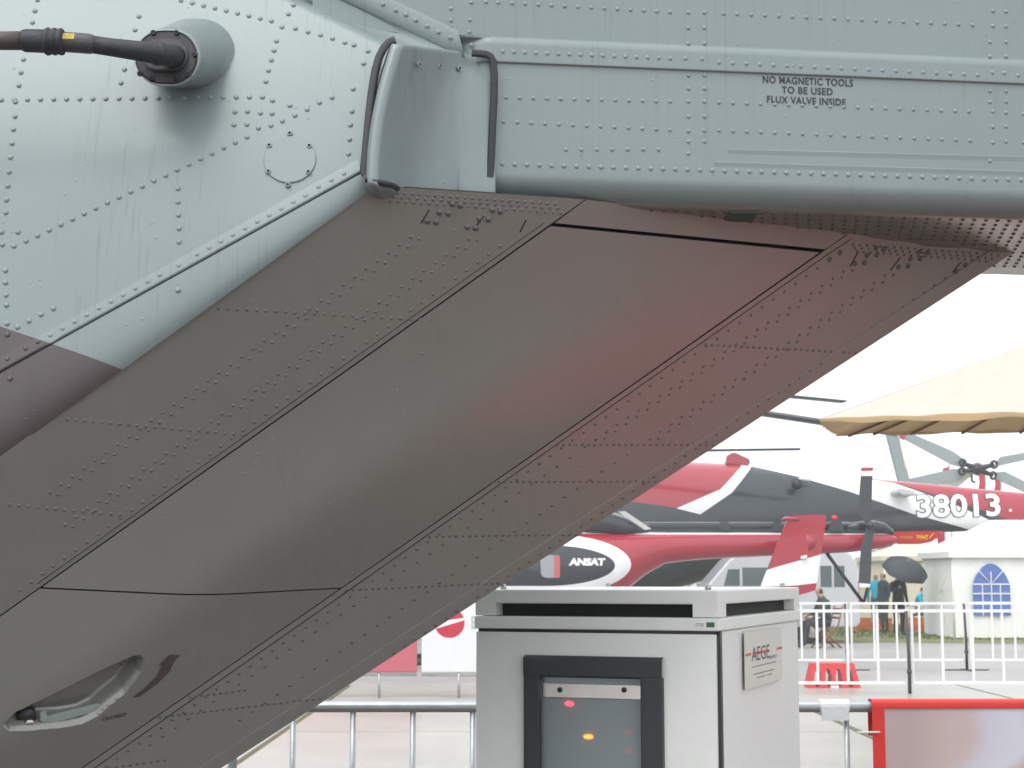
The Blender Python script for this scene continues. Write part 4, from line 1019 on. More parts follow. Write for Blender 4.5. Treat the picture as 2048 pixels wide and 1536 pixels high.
plateP('window_edge', [(1109, 1110), (1120, 1112), (1120, 1155), (1109, 1156)], cw - .06, .03, mat('salmon_paint', (.55, .12, .12), .4), ans)
# engine cowling and drive shaft cover along the top of the boom
st = []
for px, yt, yb2, hw in ((600, 960, 1060, .5), (1050, 985, 1060, .55), (1150, 1005, 1062, .5), (1240, 1028, 1063, .4), (1295, 1055, 1064, .15)):
    a, b = dep(px, yt, YA), dep(px, yb2 + 12, YA); st.append((a.x, (a.z + b.z) / 2, (a.z - b.z) / 2, hw))
bmobj('engine_cowling', Loft(st, YA, 2.6).bm(30, 24), NAVY, ans, True)
plateP('cowl_trim', [(1236, 1023), (1250, 1022), (1303, 1058), (1290, 1060)], YA - .35, .03, mat('pale_grey_paint', (.5, .5, .48), .4), ans)
z_ = dep(1500, 1054, YA).z
tube('shaft_cover', [dep(x, 1053, YA) for x in (1270, 1300, 1440, 1600, 1700)], .085, NAVY, ans, 12)
for x in (1450, 1555): plateP('shaft_bearing', [(x - 12, 1062), (x - 8, 1043), (x + 7, 1043), (x + 11, 1062)], YA - .11, .22, DKG, ans, .01)
plateP('gearbox', [(1655, 1063), (1664, 1041), (1682, 1041), (1690, 1063)], YA - .14, .28, DKG, ans, .02)
a, b = dep(1669, 1041, YA), dep(1669, 1031, YA); tube('beacon', [a, lerp(a, b, .6), b], [.055, .055, .03], mat('red_beacon', (.7, .03, .03), .3), ans, 12)
st = []
for px, yt, yb2, hw in ((1690, 1048, 1062, .08), (1715, 1043, 1064, .12), (1745, 1040, 1066, .13), (1770, 1046, 1066, .1), (1786, 1060, 1070, .04)):
    a, b = dep(px, yt, YA), dep(px, yb2, YA); st.append((a.x, (a.z + b.z) / 2, (a.z - b.z) / 2, hw))
bmobj('tail_gearbox_cover', Loft(st, YA, 2).bm(24, 18), NAVY, ans, True)
def finset(y, poly, splits, th=.05):
    bm = bmesh.new(); P = [dep(a, b, y) for a, b in poly]; k = len(P)
    f0_ = [bm.verts.new(q) for q in P]; f1_ = [bm.verts.new(q + Vector((0, th, 0))) for q in P]
    bm.faces.new(f0_); bm.faces.new(f1_[::-1])
    for i in range(k): bm.faces.new((f0_[i], f1_[i], f1_[(i + 1) % k], f0_[(i + 1) % k]))
    bmesh.ops.recalc_face_normals(bm, faces=bm.faces)
    livery(bm, [(PX(q, y), sl_) for q, sl_ in splits], 0)
    return bmobj('end_fin', bm, [CRIM, WGL, NAVY], ans)
finset(YA - 1.15, [(1520, 1178), (1525, 1163), (1575, 1037), (1590, 1031), (1630, 1029), (1651, 1030), (1653, 1036), (1632, 1175), (1630, 1181), (1600, 1190), (1515, 1196)], [([(1500, 1150), (1556, 1133), (1645, 1108), (1660, 1108), (1660, 1163), (1590, 1171), (1500, 1175)], 1)])
finset(YA + 1.1, [(1520, 1200), (1523, 1178), (1548, 1112), (1572, 1110), (1560, 1200)], [([(1500, 1134), (1600, 1128), (1600, 1210), (1500, 1210)], 1)])
tube('tailplane', [dep(1615, 1085, YA - 1.15), dep(1600, 1086, YA + 1.1)], [.16, .16], CRIM, ans, 10)
tube('fin_weight', [dep(1562, 1040, YA - 1.15), dep(1570, 1037, YA - 1.15), dep(1598, 1038, YA - 1.15)], [.01, .035, .04], CRIM, ans, 8)
plateP('navigation_light', [(1602, 1112), (1614, 1110), (1614, 1116), (1602, 1118)], YA - 1.2, .05, WGL, ans)
def tblade(pts, tipc):
    o = plateP('tail_rotor_blade', pts, YA - .5, .03, DKG, ans); return o
tblade([(1735, 1050), (1718, 1028), (1717, 1012), (1722, 952), (1745, 952), (1742, 1050)], 0)
plateP('blade_tip', [(1722, 952), (1723, 936), (1746, 936), (1745, 952)], YA - .5, .03, WGL, ans)
plateP('blade_tip_band', [(1722.5, 942), (1723, 935), (1746.5, 935), (1746, 941)], YA - .505, .04, CRIM, ans)
tblade([(1735, 1050), (1750, 1050), (1744, 1090), (1741, 1168), (1718, 1166), (1722, 1095)], 0)
plateP('blade_tip', [(1718, 1166), (1741, 1168), (1739, 1175), (1719, 1174)], YA - .5, .03, WGL, ans)
tube('tail_rotor_hub', [dep(1741, 1050, YA - .1), dep(1741, 1050, YA - .6)], [.09, .07], DKG, ans, 12)
e_ = dep(1727, 1206, YA)
tube('tail_bumper', [dep(1645, 1095, YA), e_], .035, BLK, ans, 8); tube('tail_bumper', [dep(1738, 1162, YA - .3), dep(1728, 1204, YA)], .03, BLK, ans, 8)
plateP('tail_guard', [(1785, 1063), (1884, 1062), (1878, 1074), (1862, 1084), (1840, 1088), (1795, 1088)], YA + .15, .08, mat('bright_red_cover', (.42, .02, .015), .5), ans, .01)
p = dep(1845, 1079, YA + .14); YTX = mat('yellow_lettering', (.7, .42, .02), .5)
text_mesh('ВИНТ', .085, lambda u, v: Vector((p.x + u, p.y, p.z + v)), 'guard_lettering', YTX, ans, xs=.7, weight=.004)
p2 = dep(1812, 1077.5, YA + .14); text_mesh('ОПАСНО', .05, lambda u, v: Vector((p2.x + u, p2.y, p2.z + v)), 'guard_lettering', YTX, ans, xs=.85)
plateP('guard_stripe', [(1858, 1076), (1866, 1066), (1868, 1067), (1860, 1077)], YA + .14, .005, YTX, ans)
tube('rotor_mast', [dep(900, 985, YA), dep(900, 900, YA)], [.25, .12], DKG, ans, 12)
pr = dep(900, 908, YA); blade(pr, dep(1600, 898, YA - .6), .34, DKG, ans, .022)
for a in (100, 190, 275): blade(pr, pr + Vector((math.cos(R(a)) * 5.7, math.sin(R(a)) * 5.7, -.1)), .34, DKG, ans, .022)
xg = dep(800, 1250, YA).x
for s_ in (-1, 1): tube('skid', [(xg - 2, YA + s_ * 1.1, .25), (xg - 1.8, YA + s_ * 1.1, .06), (xg + 1.8, YA + s_ * 1.1, .05)], .05, DKG, ans, 10)
for q in (-1, 1):
    for s_ in (-1, 1): tube('skid_strut', [(xg + q, YA + s_ * 1.1, .06), (xg + q, YA + s_ * .5, .75)], .045, DKG, ans, 8)
# ---- grey helicopter tail with the X rotor
YG = 56.0
gry = empty('helicopter', (dep(1300, 1250, YG).x, YG, 0), 'pale grey helicopter tail with an X shaped four bladed tail rotor', 'helicopter', world=True)
PG = mat('pale_blue_grey_paint', (.27, .32, .325), .45); BG_ = mat('blade_grey_paint', (.30, .335, .34), .5)
st = []
for px, yt, yb2, hw in ((900, 1000, 1220, .6), (1000, 960, 1240, 1.0), (1250, 960, 1230, 1.0), (1450, 985, 1100, .6), (1800, 990, 1045, .35), (1930, 985, 1035, .3)):
    a, b = dep(px, yt, YG), dep(px, yb2, YG); st.append((a.x, (a.z + b.z) / 2, (a.z - b.z) / 2, hw))
bmobj('fuselage', Loft(st, YG, 2.2).bm(40, 24), PG, gry, True)
for s_ in (-1, 1):
    x = dep(1150, 1250, YG).x; tube('wheel', [(x, YG + s_ - .1, .3), (x, YG + s_ + .1, .3)], .3, RUB, gry, 18); tube('gear_leg', [(x, YG + s_, .3), (x, YG + s_ * .5, 1)], .07, STEEL, gry, 8)
tube('rotor_pylon', [dep(1850, 1000, YG), dep(1893, 966, YG), dep(1925, 950, YG - .2), dep(1950, 938, YG - .3)], [.5, .35, .22, .12], WGL, gry, 14)
plateP('vertical_fin', [(1769, 855), (1793, 855), (1821, 965), (1798, 968)], YG - 1, .16, PG, gry, .03)
plateP('fin_trim', [(1793, 858), (1797, 862), (1812, 936), (1810, 938)], YG - 1.03, .1, mat('cream_paint', (.6, .52, .38), .5), gry)
hb = (1955, 937)
def gblade(pts, red=None):
    o = plateP('tail_rotor_blade', pts, YG - .6, .06, BG_, gry, .012)
    if red: plateP('blade_tip', red, YG - .63, .06, mat('red_tip_paint', (.5, .05, .07), .5), gry)
gblade([(1925, 934), (1905, 930), (1806, 877), (1800, 858), (1812, 862), (1905, 902), (1928, 918)], [(1794, 873), (1800, 859), (1813, 864), (1808, 880)])
gblade([(1986, 938), (2000, 931), (2060, 918), (2110, 908), (2108, 893), (2050, 905), (2000, 914)])
gblade([(1922, 938), (1905, 938), (1800, 962), (1812, 973), (1870, 970), (1925, 957)])
gblade([(1990, 945), (2010, 943), (2060, 968), (2105, 995), (2098, 1008), (2040, 980), (1990, 957)])
MT = mat('dark_hub_metal', (.035, .035, .04), .35, metal=.5)
tube('rotor_hub', [dep(1955, 938, YG - .2), dep(1955, 938, YG - 1)], [.24, .16], MT, gry, 10)
for x, y in ((1925, 926), (1988, 929), (1924, 943), (1986, 951)):
    tube('hub_arm', [dep(1955, 938, YG - .7), dep(x, y, YG - .7)], [.12, .06], MT, gry, 8)
    vs, fs = [], []; ring = []
    for k in range(9): an = 2 * math.pi * k / 8; ring.append(dep(x + 6 * math.cos(an), y + 7 * math.sin(an), YG - .75))
    tube('blade_grip', ring, .05, MT, gry, 6)
tube('pitch_link', [dep(1943, 950, YG - .9), dep(1944, 962, YG - .8), dep(1950, 965, YG - .8)], .04, MT, gry, 6)

# ================================================================== CANOPY at the right
YC = 12.0
CRM = mat('cream_canopy_cloth', (.50, .455, .39), .8, var=.05, vscale=4, bump=.15, bscale=14, vmap=(3, 1, 1))
TAN = mat('tan_canopy_shade', (.56, .40, .23), .85, var=.08, vscale=6, bump=.3, bscale=25)  # shade under the cream cloth, painted as tan on a second sheet
TAPE = mat('brown_seam_tape', (.13, .07, .04), .8)
k0 = dep(1640, 838, YC); SX, SY, RISE = 6.2, 4.4, .066
CRZ = R(-13)
cx_, cy_ = k0.x + SX / 2 * math.cos(CRZ) - SY / 2 * math.sin(CRZ), YC + SX / 2 * math.sin(CRZ) + SY / 2 * math.cos(CRZ)
zap = dep(1640 + (cx_ - k0.x) / SX * 0 + 2235, 560, cy_).z if False else dep(2225, 552, cy_).z
can = empty('parasol', (cx_, cy_, 0), 'large cream parasol with its underside shade painted tan, tilted up at the back', 'parasol', rz=CRZ)
HX, HY = SX / 2, SY / 2
def cz(y): return k0.z + RISE * (y + HY)
def eavep(sd_, t):
    c = [(-HX, -HY), (HX, -HY), (HX, HY), (-HX, HY)]; a, b = c[sd_], c[(sd_ + 1) % 4]; x, y = lerp(a[0], b[0], t), lerp(a[1], b[1], t)
    lift = .015 * math.sin(math.pi * min(1, t * (2.4 if sd_ == 0 else 1))) * (1 if sd_ == 0 else -.3)
    return Vector((x, y, cz(y) + lift + (.004 * math.sin(t * 95) + .004 * math.sin(t * 41 + sd_)) * sstep(0, .04, t)))
ap = Vector((0, 0, zap))
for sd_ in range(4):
    for nm, m_, dz in (('canopy_panel', CRM, 0), ('shaded_underside_panel', TAN, -.02)):
        rws = []
        for i in range(81):
            t = i / 80; r = []
            for j in range(13):
                u = j / 12; p = lerp(eavep(sd_, t), ap, u); p.z -= .07 * math.sin(math.pi * u) * (1 - abs(2 * t - 1) * .6); p.z += .008 * math.sin(t * 120) * (1 - u) * math.sin(math.pi * t)
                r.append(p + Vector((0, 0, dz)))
            rws.append(r)
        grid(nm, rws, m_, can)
    rws = []
    for i in range(81):
        t = i / 80; p = eavep(sd_, t); h_ = (.02 + .012 * math.sin(t * 47 + 2 * sd_)) * sstep(0, .08, t)
        rws.append([p + Vector((0, 0, .004)), p + Vector((0, 0, -.02)), p + Vector((0, .004, -.022 - h_))])
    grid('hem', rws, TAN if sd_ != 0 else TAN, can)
for tx in (.02, .06, .12, .20, .29, .38, .5, .65, .8):      # seams on the underside of the back panel
    a = eavep(2, 1 - tx); a.z -= .045; b_ = lerp(eavep(2, 1 - tx), ap, .8); b_.z -= .07
    q = [lerp(a, b_, k / 8) - Vector((0, 0, .07 * math.sin(math.pi * k / 10 * .8) * (1 - abs(2 * tx - 1) * .6))) for k in range(9)]
    tube('underside_seam', q, .012, TAPE, can, 6)
WDP = mat('wooden_pole', (.3, .2, .12), .6)
tube('pole', [(0, 0, .05), (0, 0, zap)], .035, WDP, can, 12)
box('base', (-.4, -.4, 0), (.4, .4, .08), DST, can, .01)
for cx2, cy2 in ((HX, -HY), (HX, HY)): tube('rib', [(0, 0, zap - .08), (cx2 * .98, cy2 * .98, cz(cy2) - .03)], .014, WDP, can, 6)

# ================================================================== TENTS, VAN, FLAGS
TW = mat('white_tent_vinyl', (.86, .86, .83), .5, var=.05, bump=.35, bscale=6)
def tent(px0, y, wpx, pe, pr_, dpt, label, win, m=TW):
    a = dep(px0, pe, y); w = dep(px0 + wpx, pe, y).x - a.x; ze = a.z; zr = dep(px0, pr_, y + dpt / 2).z
    e = empty('tent', (a.x, y, 0), label, 'tent', 'white marquee tents on the grass')
    def wall(nm, A, B, z0, z1):
        A, B = Vector(A), Vector(B); rws = []; nrm = (B - A).cross(Vector((0, 0, 1))).normalized()
        for i in range(41):
            t = i / 40; rws.append([lerp(A, B, t) + Vector((0, 0, lerp(z0, z1, j / 8))) + nrm * .03 * math.sin(t * 55) * (1 - (j / 8) * .6) for j in range(9)])
        return grid(nm, rws, m, e)
    w1_ = wall('wall', (0, 0, 0), (w, 0, 0), .03, ze); wall('wall', (0, dpt, 0), (0, 0, 0), .03, ze); wall('wall', (w, 0, 0), (w, dpt, 0), .03, ze); wall('wall', (w, dpt, 0), (0, dpt, 0), .03, ze)
    o_ = .12; top = [Vector((-o_, -o_, ze)), Vector((w + o_, -o_, ze)), Vector((w + o_, dpt + o_, ze)), Vector((-o_, dpt + o_, ze))]; A = Vector((w / 2, dpt / 2, zr)); 
    rl = [lerp(top[0], top[1], .38) * 0 + Vector((min(w * .35, dpt * .5), dpt / 2, zr)), Vector((w - min(w * .35, dpt * .5), dpt / 2, zr))]
    vs = top + rl + [t_ - Vector((0, 0, .16)) for t_ in top]
    mesh('roof', vs, [(0, 1, 5, 4), (1, 2, 5), (2, 3, 4, 5), (3, 0, 4)], m, e)
    mesh('valance', vs, [(0, 6, 7, 1), (1, 7, 8, 2), (2, 8, 9, 3), (3, 9, 6, 0)], m, e)
    for q in ((0, 0), (w, 0), (0, dpt), (w, dpt)): tube('pole', [(q[0], q[1], 0), (q[0], q[1], ze)], .03, WHITE, e, 8)
    if win:
        q0_, q1_ = dep(win[0], win[3], y - .06), dep(win[1], win[2], y - .06); x0, x1 = q0_.x - a.x, q1_.x - a.x; z0, z1 = q0_.z, q1_.z; wz = z1 - (x1 - x0) * .55
        pts = [(x0, z0), (x1, z0), (x1, wz)] + [(lerp(x1, x0, k / 12) , wz + (z1 - wz) * math.sin(math.pi * k / 12) ** .75) for k in range(1, 12)] + [(x0, wz)]
        wn_ = mesh('window', [(x, -.07, z) for x, z in pts], [tuple(range(len(pts)))], mat('blue_window_film', (.10, .17, .46), .25, var=.3, vscale=3), e)
        bars = [boxdata((lerp(x0, x1, t) - .012, -.085, z0), (lerp(x0, x1, t) + .012, -.072, wz + (.32 if t == .5 else .0))) for t in (.26, .5, .74)]
        bars += [boxdata((x0, -.086, lerp(z0, wz, t) - .016), (x1, -.073, lerp(z0, wz, t) + .016)) for t in (.14, .42, .7, 1.0)]
        for k, b_ in enumerate(bars): mesh('glazing_bar', b_[0], b_[1], WHITE, wn_)
        for s_ in (-1, 1): tube('glazing_bar', [((x0 + x1) / 2, -.08, wz), ((x0 + x1) / 2 + s_ * (x1 - x0) * .36, -.08, wz + (z1 - wz) * .72)], .012, WHITE, wn_, 6)
    return e
tent(1904, 42.0, 420, 1103, 1040, 3.0, 'white tent with an arched blue window standing on the grass', (1947, 2018, 1127, 1231))
tent(1768, 54.0, 170, 1112, 1088, 4.0, 'small cream tent behind the people with the umbrella', None, mat('cream_tent_vinyl', (.72, .66, .52), .6, var=.05))
tent(1690, 66.0, 90, 1118, 1100, 4.0, 'far white tent seen between the van and the umbrella', None)
for px, yt, yb2, yy, lab in ((1893, 1062, 1150, 50, 'tall pink red banner flag between the two tents'), (1973, 945, 1010, 62, 'red flag hanging on a pole behind the X shaped rotor'), (2004, 950, 1010, 64, 'red and white flag on the pole next to the hanging red flag'), (1901, 932, 1000, 63, 'small red flag left of the X shaped rotor hub')):
    p = dep(px, yb2, yy); e = empty('flag', (p.x, yy, 0), lab, 'flag', 'red flags on poles'); zt_ = dep(px, yt, yy).z
    tube('pole', [(0, 0, 0), (0, 0, zt_ + .1)], .03, ZINC, e, 8); wd2 = .28
    rws = [[(-wd2 * (i / 8) + .03 * math.sin(j * .8), .05 * math.sin(i * 1.2 + j * .4), lerp(zt_, p.z, j / 12) - .12 * (i / 8)) for i in range(9)] for j in range(13)]
    grid('cloth', rws, mat('red_flag_cloth', (.55, .04, .08), .8, var=.1), e)
# van
YV = 39.0
SIL = mat('silver_van_paint', (.52, .53, .54), .3, metal=.3, coat=.4, var=.03); GLS = mat('dark_tinted_glass', (.09, .11, .11), .08)
va = dep(1330, 1200, YV); vb = dep(1720, 1200, YV); Lv = vb.x - va.x
van = empty('van', (va.x, YV, 0), 'silver van with dark windows parked behind the fences', 'van')
prf = [(.0, .45), (0, .95), (.15, 1.1), (.9, 1.25), (1.55, 2.0), (1.8, 2.18), (2.4, 2.26), (Lv - .5, 2.26), (Lv - .2, 2.18), (Lv - .05, 1.9), (Lv, 1.0), (Lv, .5), (Lv - .1, .4), (.1, .38)]
bm = bmesh.new(); k = len(prf)
A_ = [bm.verts.new((x, 0, z)) for x, z in prf]; B_ = [bm.verts.new((x, 1.9, z)) for x, z in prf]
bm.faces.new(A_); bm.faces.new(B_[::-1])
for i in range(k): bm.faces.new((A_[i], B_[i], B_[(i + 1) % k], A_[(i + 1) % k]))
bmesh.ops.recalc_face_normals(bm, faces=bm.faces)
bmobj('body', bm, SIL, van, bevel=.05)
def vwin(x0, x1, z0, z1, x0t=0, x1t=0):
    yy = lambda z: -.005 + .12 * sstep(1.1, 1.45, z) - .03
    poly_plate('window', [Vector((x0, -.008, z0)), Vector((x1, -.008, z0)), Vector((x1 + x1t, -.008, z1)), Vector((x0 + x0t, -.008, z1))], (0, 1, 0), .06, GLS, van, .01)
def vx(px): return dep(px, 1150, YV).x - va.x
vwin(vx(1446), vx(1480), 1.38, 1.80, .12, 0); vwin(vx(1484), vx(1560), 1.38, 1.84); vwin(vx(1565), vx(1632), 1.38, 1.86); vwin(vx(1640), vx(1664), 1.35, 1.88); vwin(vx(1667), vx(1690), 1.35, 1.88)
for x in (.85, vx(1622)):
    for yy in (.0, 1.75):
        w_ = tube('wheel', [(x, yy - .02, .33), (x, yy + .02, .33), (x, yy + .16, .33), (x, yy + .18, .33)], [.28, .33, .33, .28], RUB, van, 24)
        tube('rim', [(x, yy - .03, .33), (x, yy - .02, .33)], [.18, .2], STEEL, w_, 16)
    ring = [(x + .42 * math.cos(math.pi * k / 10), -.015, .36 + .42 * math.sin(math.pi * k / 10)) for k in range(11)]
    tube('wheel_arch', ring, .03, mat('grey_plastic_trim', (.2, .2, .21), .6), van, 6)
poly_plate('tail_lamp', [Vector((Lv - .06, -.0, 1.0)), Vector((Lv + .01, -.0, 1.0)), Vector((Lv - .01, .05, 1.5)), Vector((Lv - .08, .05, 1.5))], (0, 1, 0), .1, CRIM, van)

# ================================================================== PEOPLE
SKIN = mat('skin', (.42, .26, .19), .55); HAIR = mat('dark_hair', (.05, .035, .025), .7)
def person(loc, rz, J, mats, label, group=None, scale=1.0):
    """J: joints {name:(pos,rad)}; bones list with material slot"""
    names = list(J); idx = {n_: i for i, n_ in enumerate(names)}
    bones = [('pelvis', 'spine'), ('spine', 'chest'), ('chest', 'neck'), ('neck', 'head'), ('head', 'crown')]
    for s_ in 'LR': bones += [('pelvis', 'hip' + s_), ('hip' + s_, 'knee' + s_), ('knee' + s_, 'ankle' + s_), ('ankle' + s_, 'toe' + s_), ('chest', 'sho' + s_), ('sho' + s_, 'elb' + s_), ('elb' + s_, 'wri' + s_), ('wri' + s_, 'hand' + s_)]
    me = bpy.data.meshes.new('p'); me.from_pydata([J[n_][0] for n_ in names], [(idx[a], idx[b]) for a, b in bones], [])
    o = bpy.data.objects.new('p', me); C.objects.link(o)
    md = o.modifiers.new('s', 'SKIN'); sv_ = me.skin_vertices[0].data
    for i, n_ in enumerate(names):
        r_ = J[n_][1]; sv_[i].radius = r_ if isinstance(r_, tuple) else (r_, r_); sv_[i].use_root = (n_ == 'pelvis')
    o.modifiers.new('u', 'SUBSURF').levels = 2
    bpy.context.view_layer.update()
    m2 = bpy.data.meshes.new_from_object(o.evaluated_get(bpy.context.evaluated_depsgraph_get())); bpy.data.objects.remove(o)
    m2.name = 'person'
    m2.materials.clear()
    for q in (mats['skin'], mats['hair'], mats['top'], mats['legs'], mats['shoe']): m2.materials.append(q)
    zone = {'head': 0, 'crown': 1, 'hand': 0, 'toe': 4}
    hd = Vector(J['head'][0]); cr2 = Vector(J['crown'][0]); fwd = mats.get('fwd', Vector((0, -1, 0)))
    for p in m2.polygons:
        p.use_smooth = True; c = p.center; best = None
        for a, b in bones:
            A, B = Vector(J[a][0]), Vector(J[b][0]); d = B - A; t = max(0, min(1, (c - A).dot(d) / max(1e-6, d.length_squared))); q = (c - A - d * t).length - .02
            if best is None or q < best[0]: best = (q, a, b, t)
        _, a, b, t = best; s_ = 2
        if b[:3] in ('kne', 'ank') or b[:3] == 'hip': s_ = 3
        if b[:3] == 'toe': s_ = 4
        if b[:3] == 'han' : s_ = 0
        if b in ('head', 'crown') or (a == 'neck'): s_ = 0
        if b == 'spine' and t < .15: s_ = 3
        if mats.get('coat') and b[:3] in ('hip', 'kne'): s_ = 2
        if s_ == 0 and b in ('crown', 'head') and ((c - hd).dot((cr2 - hd).normalized()) > .045 or ((c - hd).dot(fwd) < .01 and (c - hd).dot((cr2 - hd).normalized()) > -.05)): s_ = 1
        p.material_index = s_
    o = link('person', m2); o.location = loc; o.rotation_euler = (0, 0, rz); o.scale = (scale,) * 3
    tag(o, label, 'person', group); return o
def stand(armR=None):
    J = {'pelvis': ((0, 0, .96), (.15, .11)), 'spine': ((0, .0, 1.14), (.15, .11)), 'chest': ((0, 0, 1.36), (.17, .12)), 'neck': ((0, 0, 1.51), .06), 'head': ((0, -.02, 1.63), (.082, .098)), 'crown': ((0, -.01, 1.70), (.07, .085))}
    for s_, q in (('L', 1), ('R', -1)):
        J['hip' + s_] = ((.095 * q, 0, .9), .10); J['knee' + s_] = ((.105 * q, -.02, .5), .068); J['ankle' + s_] = ((.11 * q, .02, .1), .048); J['toe' + s_] = ((.12 * q, -.15, .035), .04)
        J['sho' + s_] = ((.19 * q, 0, 1.41), .07); J['elb' + s_] = ((.25 * q, .02, 1.13), .05); J['wri' + s_] = ((.25 * q, -.06, .9), .035); J['hand' + s_] = ((.25 * q, -.09, .81), .038)
    if armR: J['elbR'] = (armR[0], .05); J['wriR'] = (armR[1], .035); J['handR'] = (armR[2], .038)
    return J
def cl(name, c): return mat(name, c, .8, var=.15, vscale=12)
# navy jacket man
YS = 46.0
def gx(px, y): return dep(px, 1250, y).x
person((gx(1769, YS), YS, .0), R(-70), stand(), dict(skin=SKIN, hair=HAIR, top=cl('navy_jacket', (.03, .045, .07)), legs=cl('dark_green_trousers', (.05, .055, .04)), shoe=BLK), 'person in a navy jacket and dark trousers beside the black umbrella', scale=1.0)
YK = 44.0
pk = person((gx(1798, YK), YK, 0), R(20), stand(armR=((-.27, -.10, 1.2), (-.14, -.26, 1.3), (-.10, -.3, 1.36))), dict(skin=SKIN, hair=HAIR, top=cl('black_coat', (.012, .012, .014)), legs=cl('black_trousers', (.015, .014, .016)), shoe=BLK, coat=True), 'person in a long black coat holding a large black umbrella', scale=1.0)
# umbrella
um = empty('umbrella', (gx(1796, YK), YK - .28, 1.36), 'open black umbrella held over the person in the black coat', 'umbrella')
um.rotation_euler = (R(30), R(14), 0)
rws = []
for j in range(9):
    u = j / 8; r_ = .64 * math.sin(u * 1.35) / math.sin(1.35); r = []
    for k in range(65):
        a = 2 * math.pi * k / 64; sc_ = 1 - .07 * u * abs(math.sin(4 * a)); r.append((r_ * sc_ * math.cos(a), r_ * sc_ * math.sin(a), .80 - .34 * (1 - math.cos(u * 1.35)) / (1 - math.cos(1.35)) + .0))
    rws.append(r)
grid('canopy', rws, mat('black_umbrella_cloth', (.03, .036, .042), .6, var=.2, vscale=4), um)
tube('shaft', [(0, 0, -.1), (0, 0, .86)], .008, STEEL, um, 6); tube('handle', [(0, 0, -.1), (0, 0, -.02)], .017, BLK, um, 8)
for k in range(8): a = 2 * math.pi * k / 8; tube('rib', [(0, 0, .78), (.35 * math.cos(a), .35 * math.sin(a), .69), (.62 * math.cos(a), .62 * math.sin(a), .46)], .004, STEEL, um, 4)
# cyan jackets
YE = 49.0
person((gx(1754, YE), YE, 0), R(160), stand(), dict(skin=SKIN, hair=mat('fair_hair', (.3, .2, .1), .7), top=cl('cyan_jacket', (.03, .42, .55)), legs=cl('blue_jeans', (.05, .1, .22)), shoe=BLK), 'person in a bright cyan jacket and jeans behind the navy jacket', scale=.98)
def seated(lean=0.0, h=.46):
    J = {'pelvis': ((0, .02, h + .1), (.15, .12)), 'spine': ((0, .03 - lean * .2, h + .3), (.145, .11)), 'chest': ((0, .0 - lean * .6, h + .5), (.17, .12)), 'neck': ((0, -.02 - lean, h + .64), .06), 'head': ((0, -.06 - lean * 1.1, h + .75), (.082, .098)), 'crown': ((0, -.05 - lean * 1.15, h + .82), (.07, .085))}
    for s_, q in (('L', 1), ('R', -1)):
        J['hip' + s_] = ((.10 * q, 0, h + .07), .105); J['knee' + s_] = ((.14 * q, -.45, h + .07), .072); J['ankle' + s_] = ((.13 * q, -.52, .1), .05); J['toe' + s_] = ((.14 * q, -.69, .035), .042)
        J['sho' + s_] = ((.19 * q, 0 - lean * .6, h + .53), .07); J['elb' + s_] = ((.25 * q, -.1 - lean * .5, h + .28), .052); J['wri' + s_] = ((.16 * q, -.33 - lean * .4, h + .2), .036); J['hand' + s_] = ((.12 * q, -.42 - lean * .4, h + .19), .038)
    return J
YD = 37.0
pxs = gx(1650, YD)
person((pxs, YD, 0), R(-78), seated(.06), dict(skin=SKIN, hair=HAIR, top=cl('olive_jacket', (.045, .055, .035)), legs=cl('charcoal_trousers', (.03, .032, .036)), shoe=BLK), 'person in an olive jacket sitting on a wooden folding chair', scale=1.06)
WOOD = mat('brown_wood', (.25, .12, .06), .55, var=.25, vscale=8)
ch = empty('folding_chair', (pxs, YD, 0), 'brown wooden folding chair under the person in the olive jacket', 'chair', rz=R(-78))
box('seat', (-.22, -.22, .45), (.22, .2, .475), WOOD, ch, .006)
for s_ in (-1, 1):
    tube('leg', [(s_ * .23, -.25, .0), (s_ * .23, .22, .5), (s_ * .23, .34, .95)], .022, WOOD, ch, 8); tube('leg', [(s_ * .2, .3, .0), (s_ * .2, -.2, .46)], .022, WOOD, ch, 8)
for z in (.68, .78, .88): tube('back_slat', [(-.23, .22 + (z - .5) * .27, z), (.23, .22 + (z - .5) * .27, z)], .026, WOOD, ch, 8)
tube('stretcher', [(-.2, .19, .12), (.2, .19, .12)], .015, WOOD, ch, 6)
YF = 50.0
person((gx(1836, YF), YF, 0), R(70), seated(.12), dict(skin=SKIN, hair=HAIR, top=cl('cyan_jacket', (.03, .42, .55)), legs=cl('grey_trousers', (.2, .2, .2)), shoe=BLK), 'seated person in a cyan jacket leaning forward near the tent', scale=1.0)
ORB = mat('orange_plastic', (.75, .2, .03), .5, var=.1)
st_ = empty('stool', (gx(1836, YF), YF, 0), 'grey stool under the seated person in the cyan jacket', 'stool')
box('seat', (-.2, -.2, .4), (.2, .2, .46), DST, st_, .01)
for a, b in ((-1, -1), (1, -1), (-1, 1), (1, 1)): tube('leg', [(a * .17, b * .17, 0), (a * .16, b * .16, .41)], .018, DST, st_, 6)
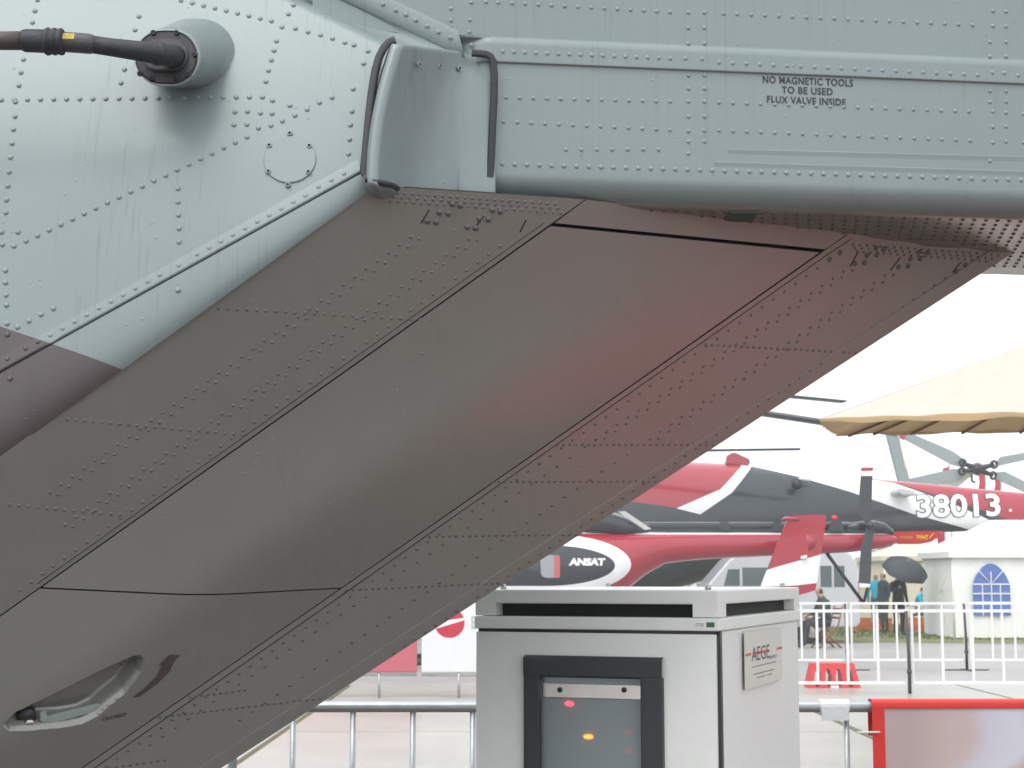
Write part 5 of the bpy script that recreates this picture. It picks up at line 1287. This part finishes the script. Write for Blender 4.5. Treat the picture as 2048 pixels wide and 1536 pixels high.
for px, y, w, h, lab in ((1766, 47.5, .45, .4, 'orange plastic crate on the grass behind the navy jacket'), (1818, 48, .3, .42, 'narrow orange plastic crate right of the black coat'), (1842, 47, .34, .42, 'orange plastic crate before the seated cyan jacket'), (1879, 46.5, .3, .42, 'orange plastic crate nearest the tent wall'), (1725, 48.5, .45, .38, 'pale orange crate behind the dark fence post')):
    e = empty('crate', (gx(px, y), y, 0), lab, 'crate', 'orange crates on the grass')
    for z in (.01, h * .36, h * .7): multi('slat_ring', [boxdata((-w / 2, -.2, z), (w / 2, -.185, z + h / 3.6)), boxdata((-w / 2, .185, z), (w / 2, .2, z + h / 3.6)), boxdata((-w / 2, -.184, z), (-w / 2 + .015, .184, z + h / 3.6)), boxdata((w / 2 - .015, -.184, z), (w / 2, .184, z + h / 3.6))], ORB, e)
    multi('corner_post', [boxdata((sx_ * (w / 2 - .035) - .015, sy_ * .165 - .015, 0), (sx_ * (w / 2 - .035) + .015, sy_ * .165 + .015, h)) for sx_ in (-1, 1) for sy_ in (-1, 1)], ORB, e)
tb_ = empty('table', (gx(1850, 48.2), 48.2, 0), 'white covered table beside the tent', 'table')
box('top', (-.8, -.35, .72), (.8, .35, .76), WV, tb_, .01)
for a, b in ((-1, -1), (1, -1), (-1, 1), (1, 1)): tube('leg', [(a * .75, b * .3, 0), (a * .75, b * .3, .73)], .02, ZINC, tb_, 6)
rope = tube('guy_rope', [dep(1893, 1150, 41.8), hgt(1852, 1264, 0.0)], .012, WHITE); tag(rope, 'pale guy rope running from the tent corner to the grass', 'rope')
# far trees, one soft mass
TR = mat('far_foliage', (.06, .075, .04), .9, var=.3, vscale=.3)
vs, fs = [], []
for i in range(9000):
    x = random.uniform(-120, 160); y = 190 + random.uniform(-8, 8); hm = 5 + 3 * math.sin(x * .11) + 2 * math.sin(x * .31 + 1) + 1.2 * math.sin(x * .9)
    z = hm * random.random() ** .7; s_ = random.uniform(.4, 1.0); a = random.uniform(0, 6.3)
    k = len(vs); u = Vector((math.cos(a), math.sin(a), random.uniform(-.5, .5))) * s_; v_ = Vector((random.uniform(-.4, .4), random.uniform(-.4, .4), 1)) * s_; p = Vector((x, y, z))
    vs += [p - u, p + v_ * .4 - u * .2, p + u, p - v_ * .5]; fs.append((k, k + 1, k + 2, k + 3))
o = stuff(mesh('far_trees', vs, fs, TR)); o['label'] = 'distant row of trees beyond the tents'; o['category'] = 'trees'
# ================================================================== wet air
hz_ = box('haze', (-160, -30, -1), (200, 215, 16), None)
hm_ = bpy.data.materials.new('rain_haze'); hm_.use_nodes = True; t = hm_.node_tree; t.nodes.clear()
vo = nd(t, 'ShaderNodeVolumePrincipled'); vo.inputs['Color'].default_value = (.93, .96, 1, 1); vo.inputs['Density'].default_value = .0024; vo.inputs['Anisotropy'].default_value = .2
ou = nd(t, 'ShaderNodeOutputMaterial'); t.links.new(vo.outputs[0], ou.inputs['Volume']); hz_.data.materials.clear(); hz_.data.materials.append(hm_)
stuff(hz_); hz_['label'] = 'pale rainy haze in the air over the airfield'; hz_['category'] = 'haze'
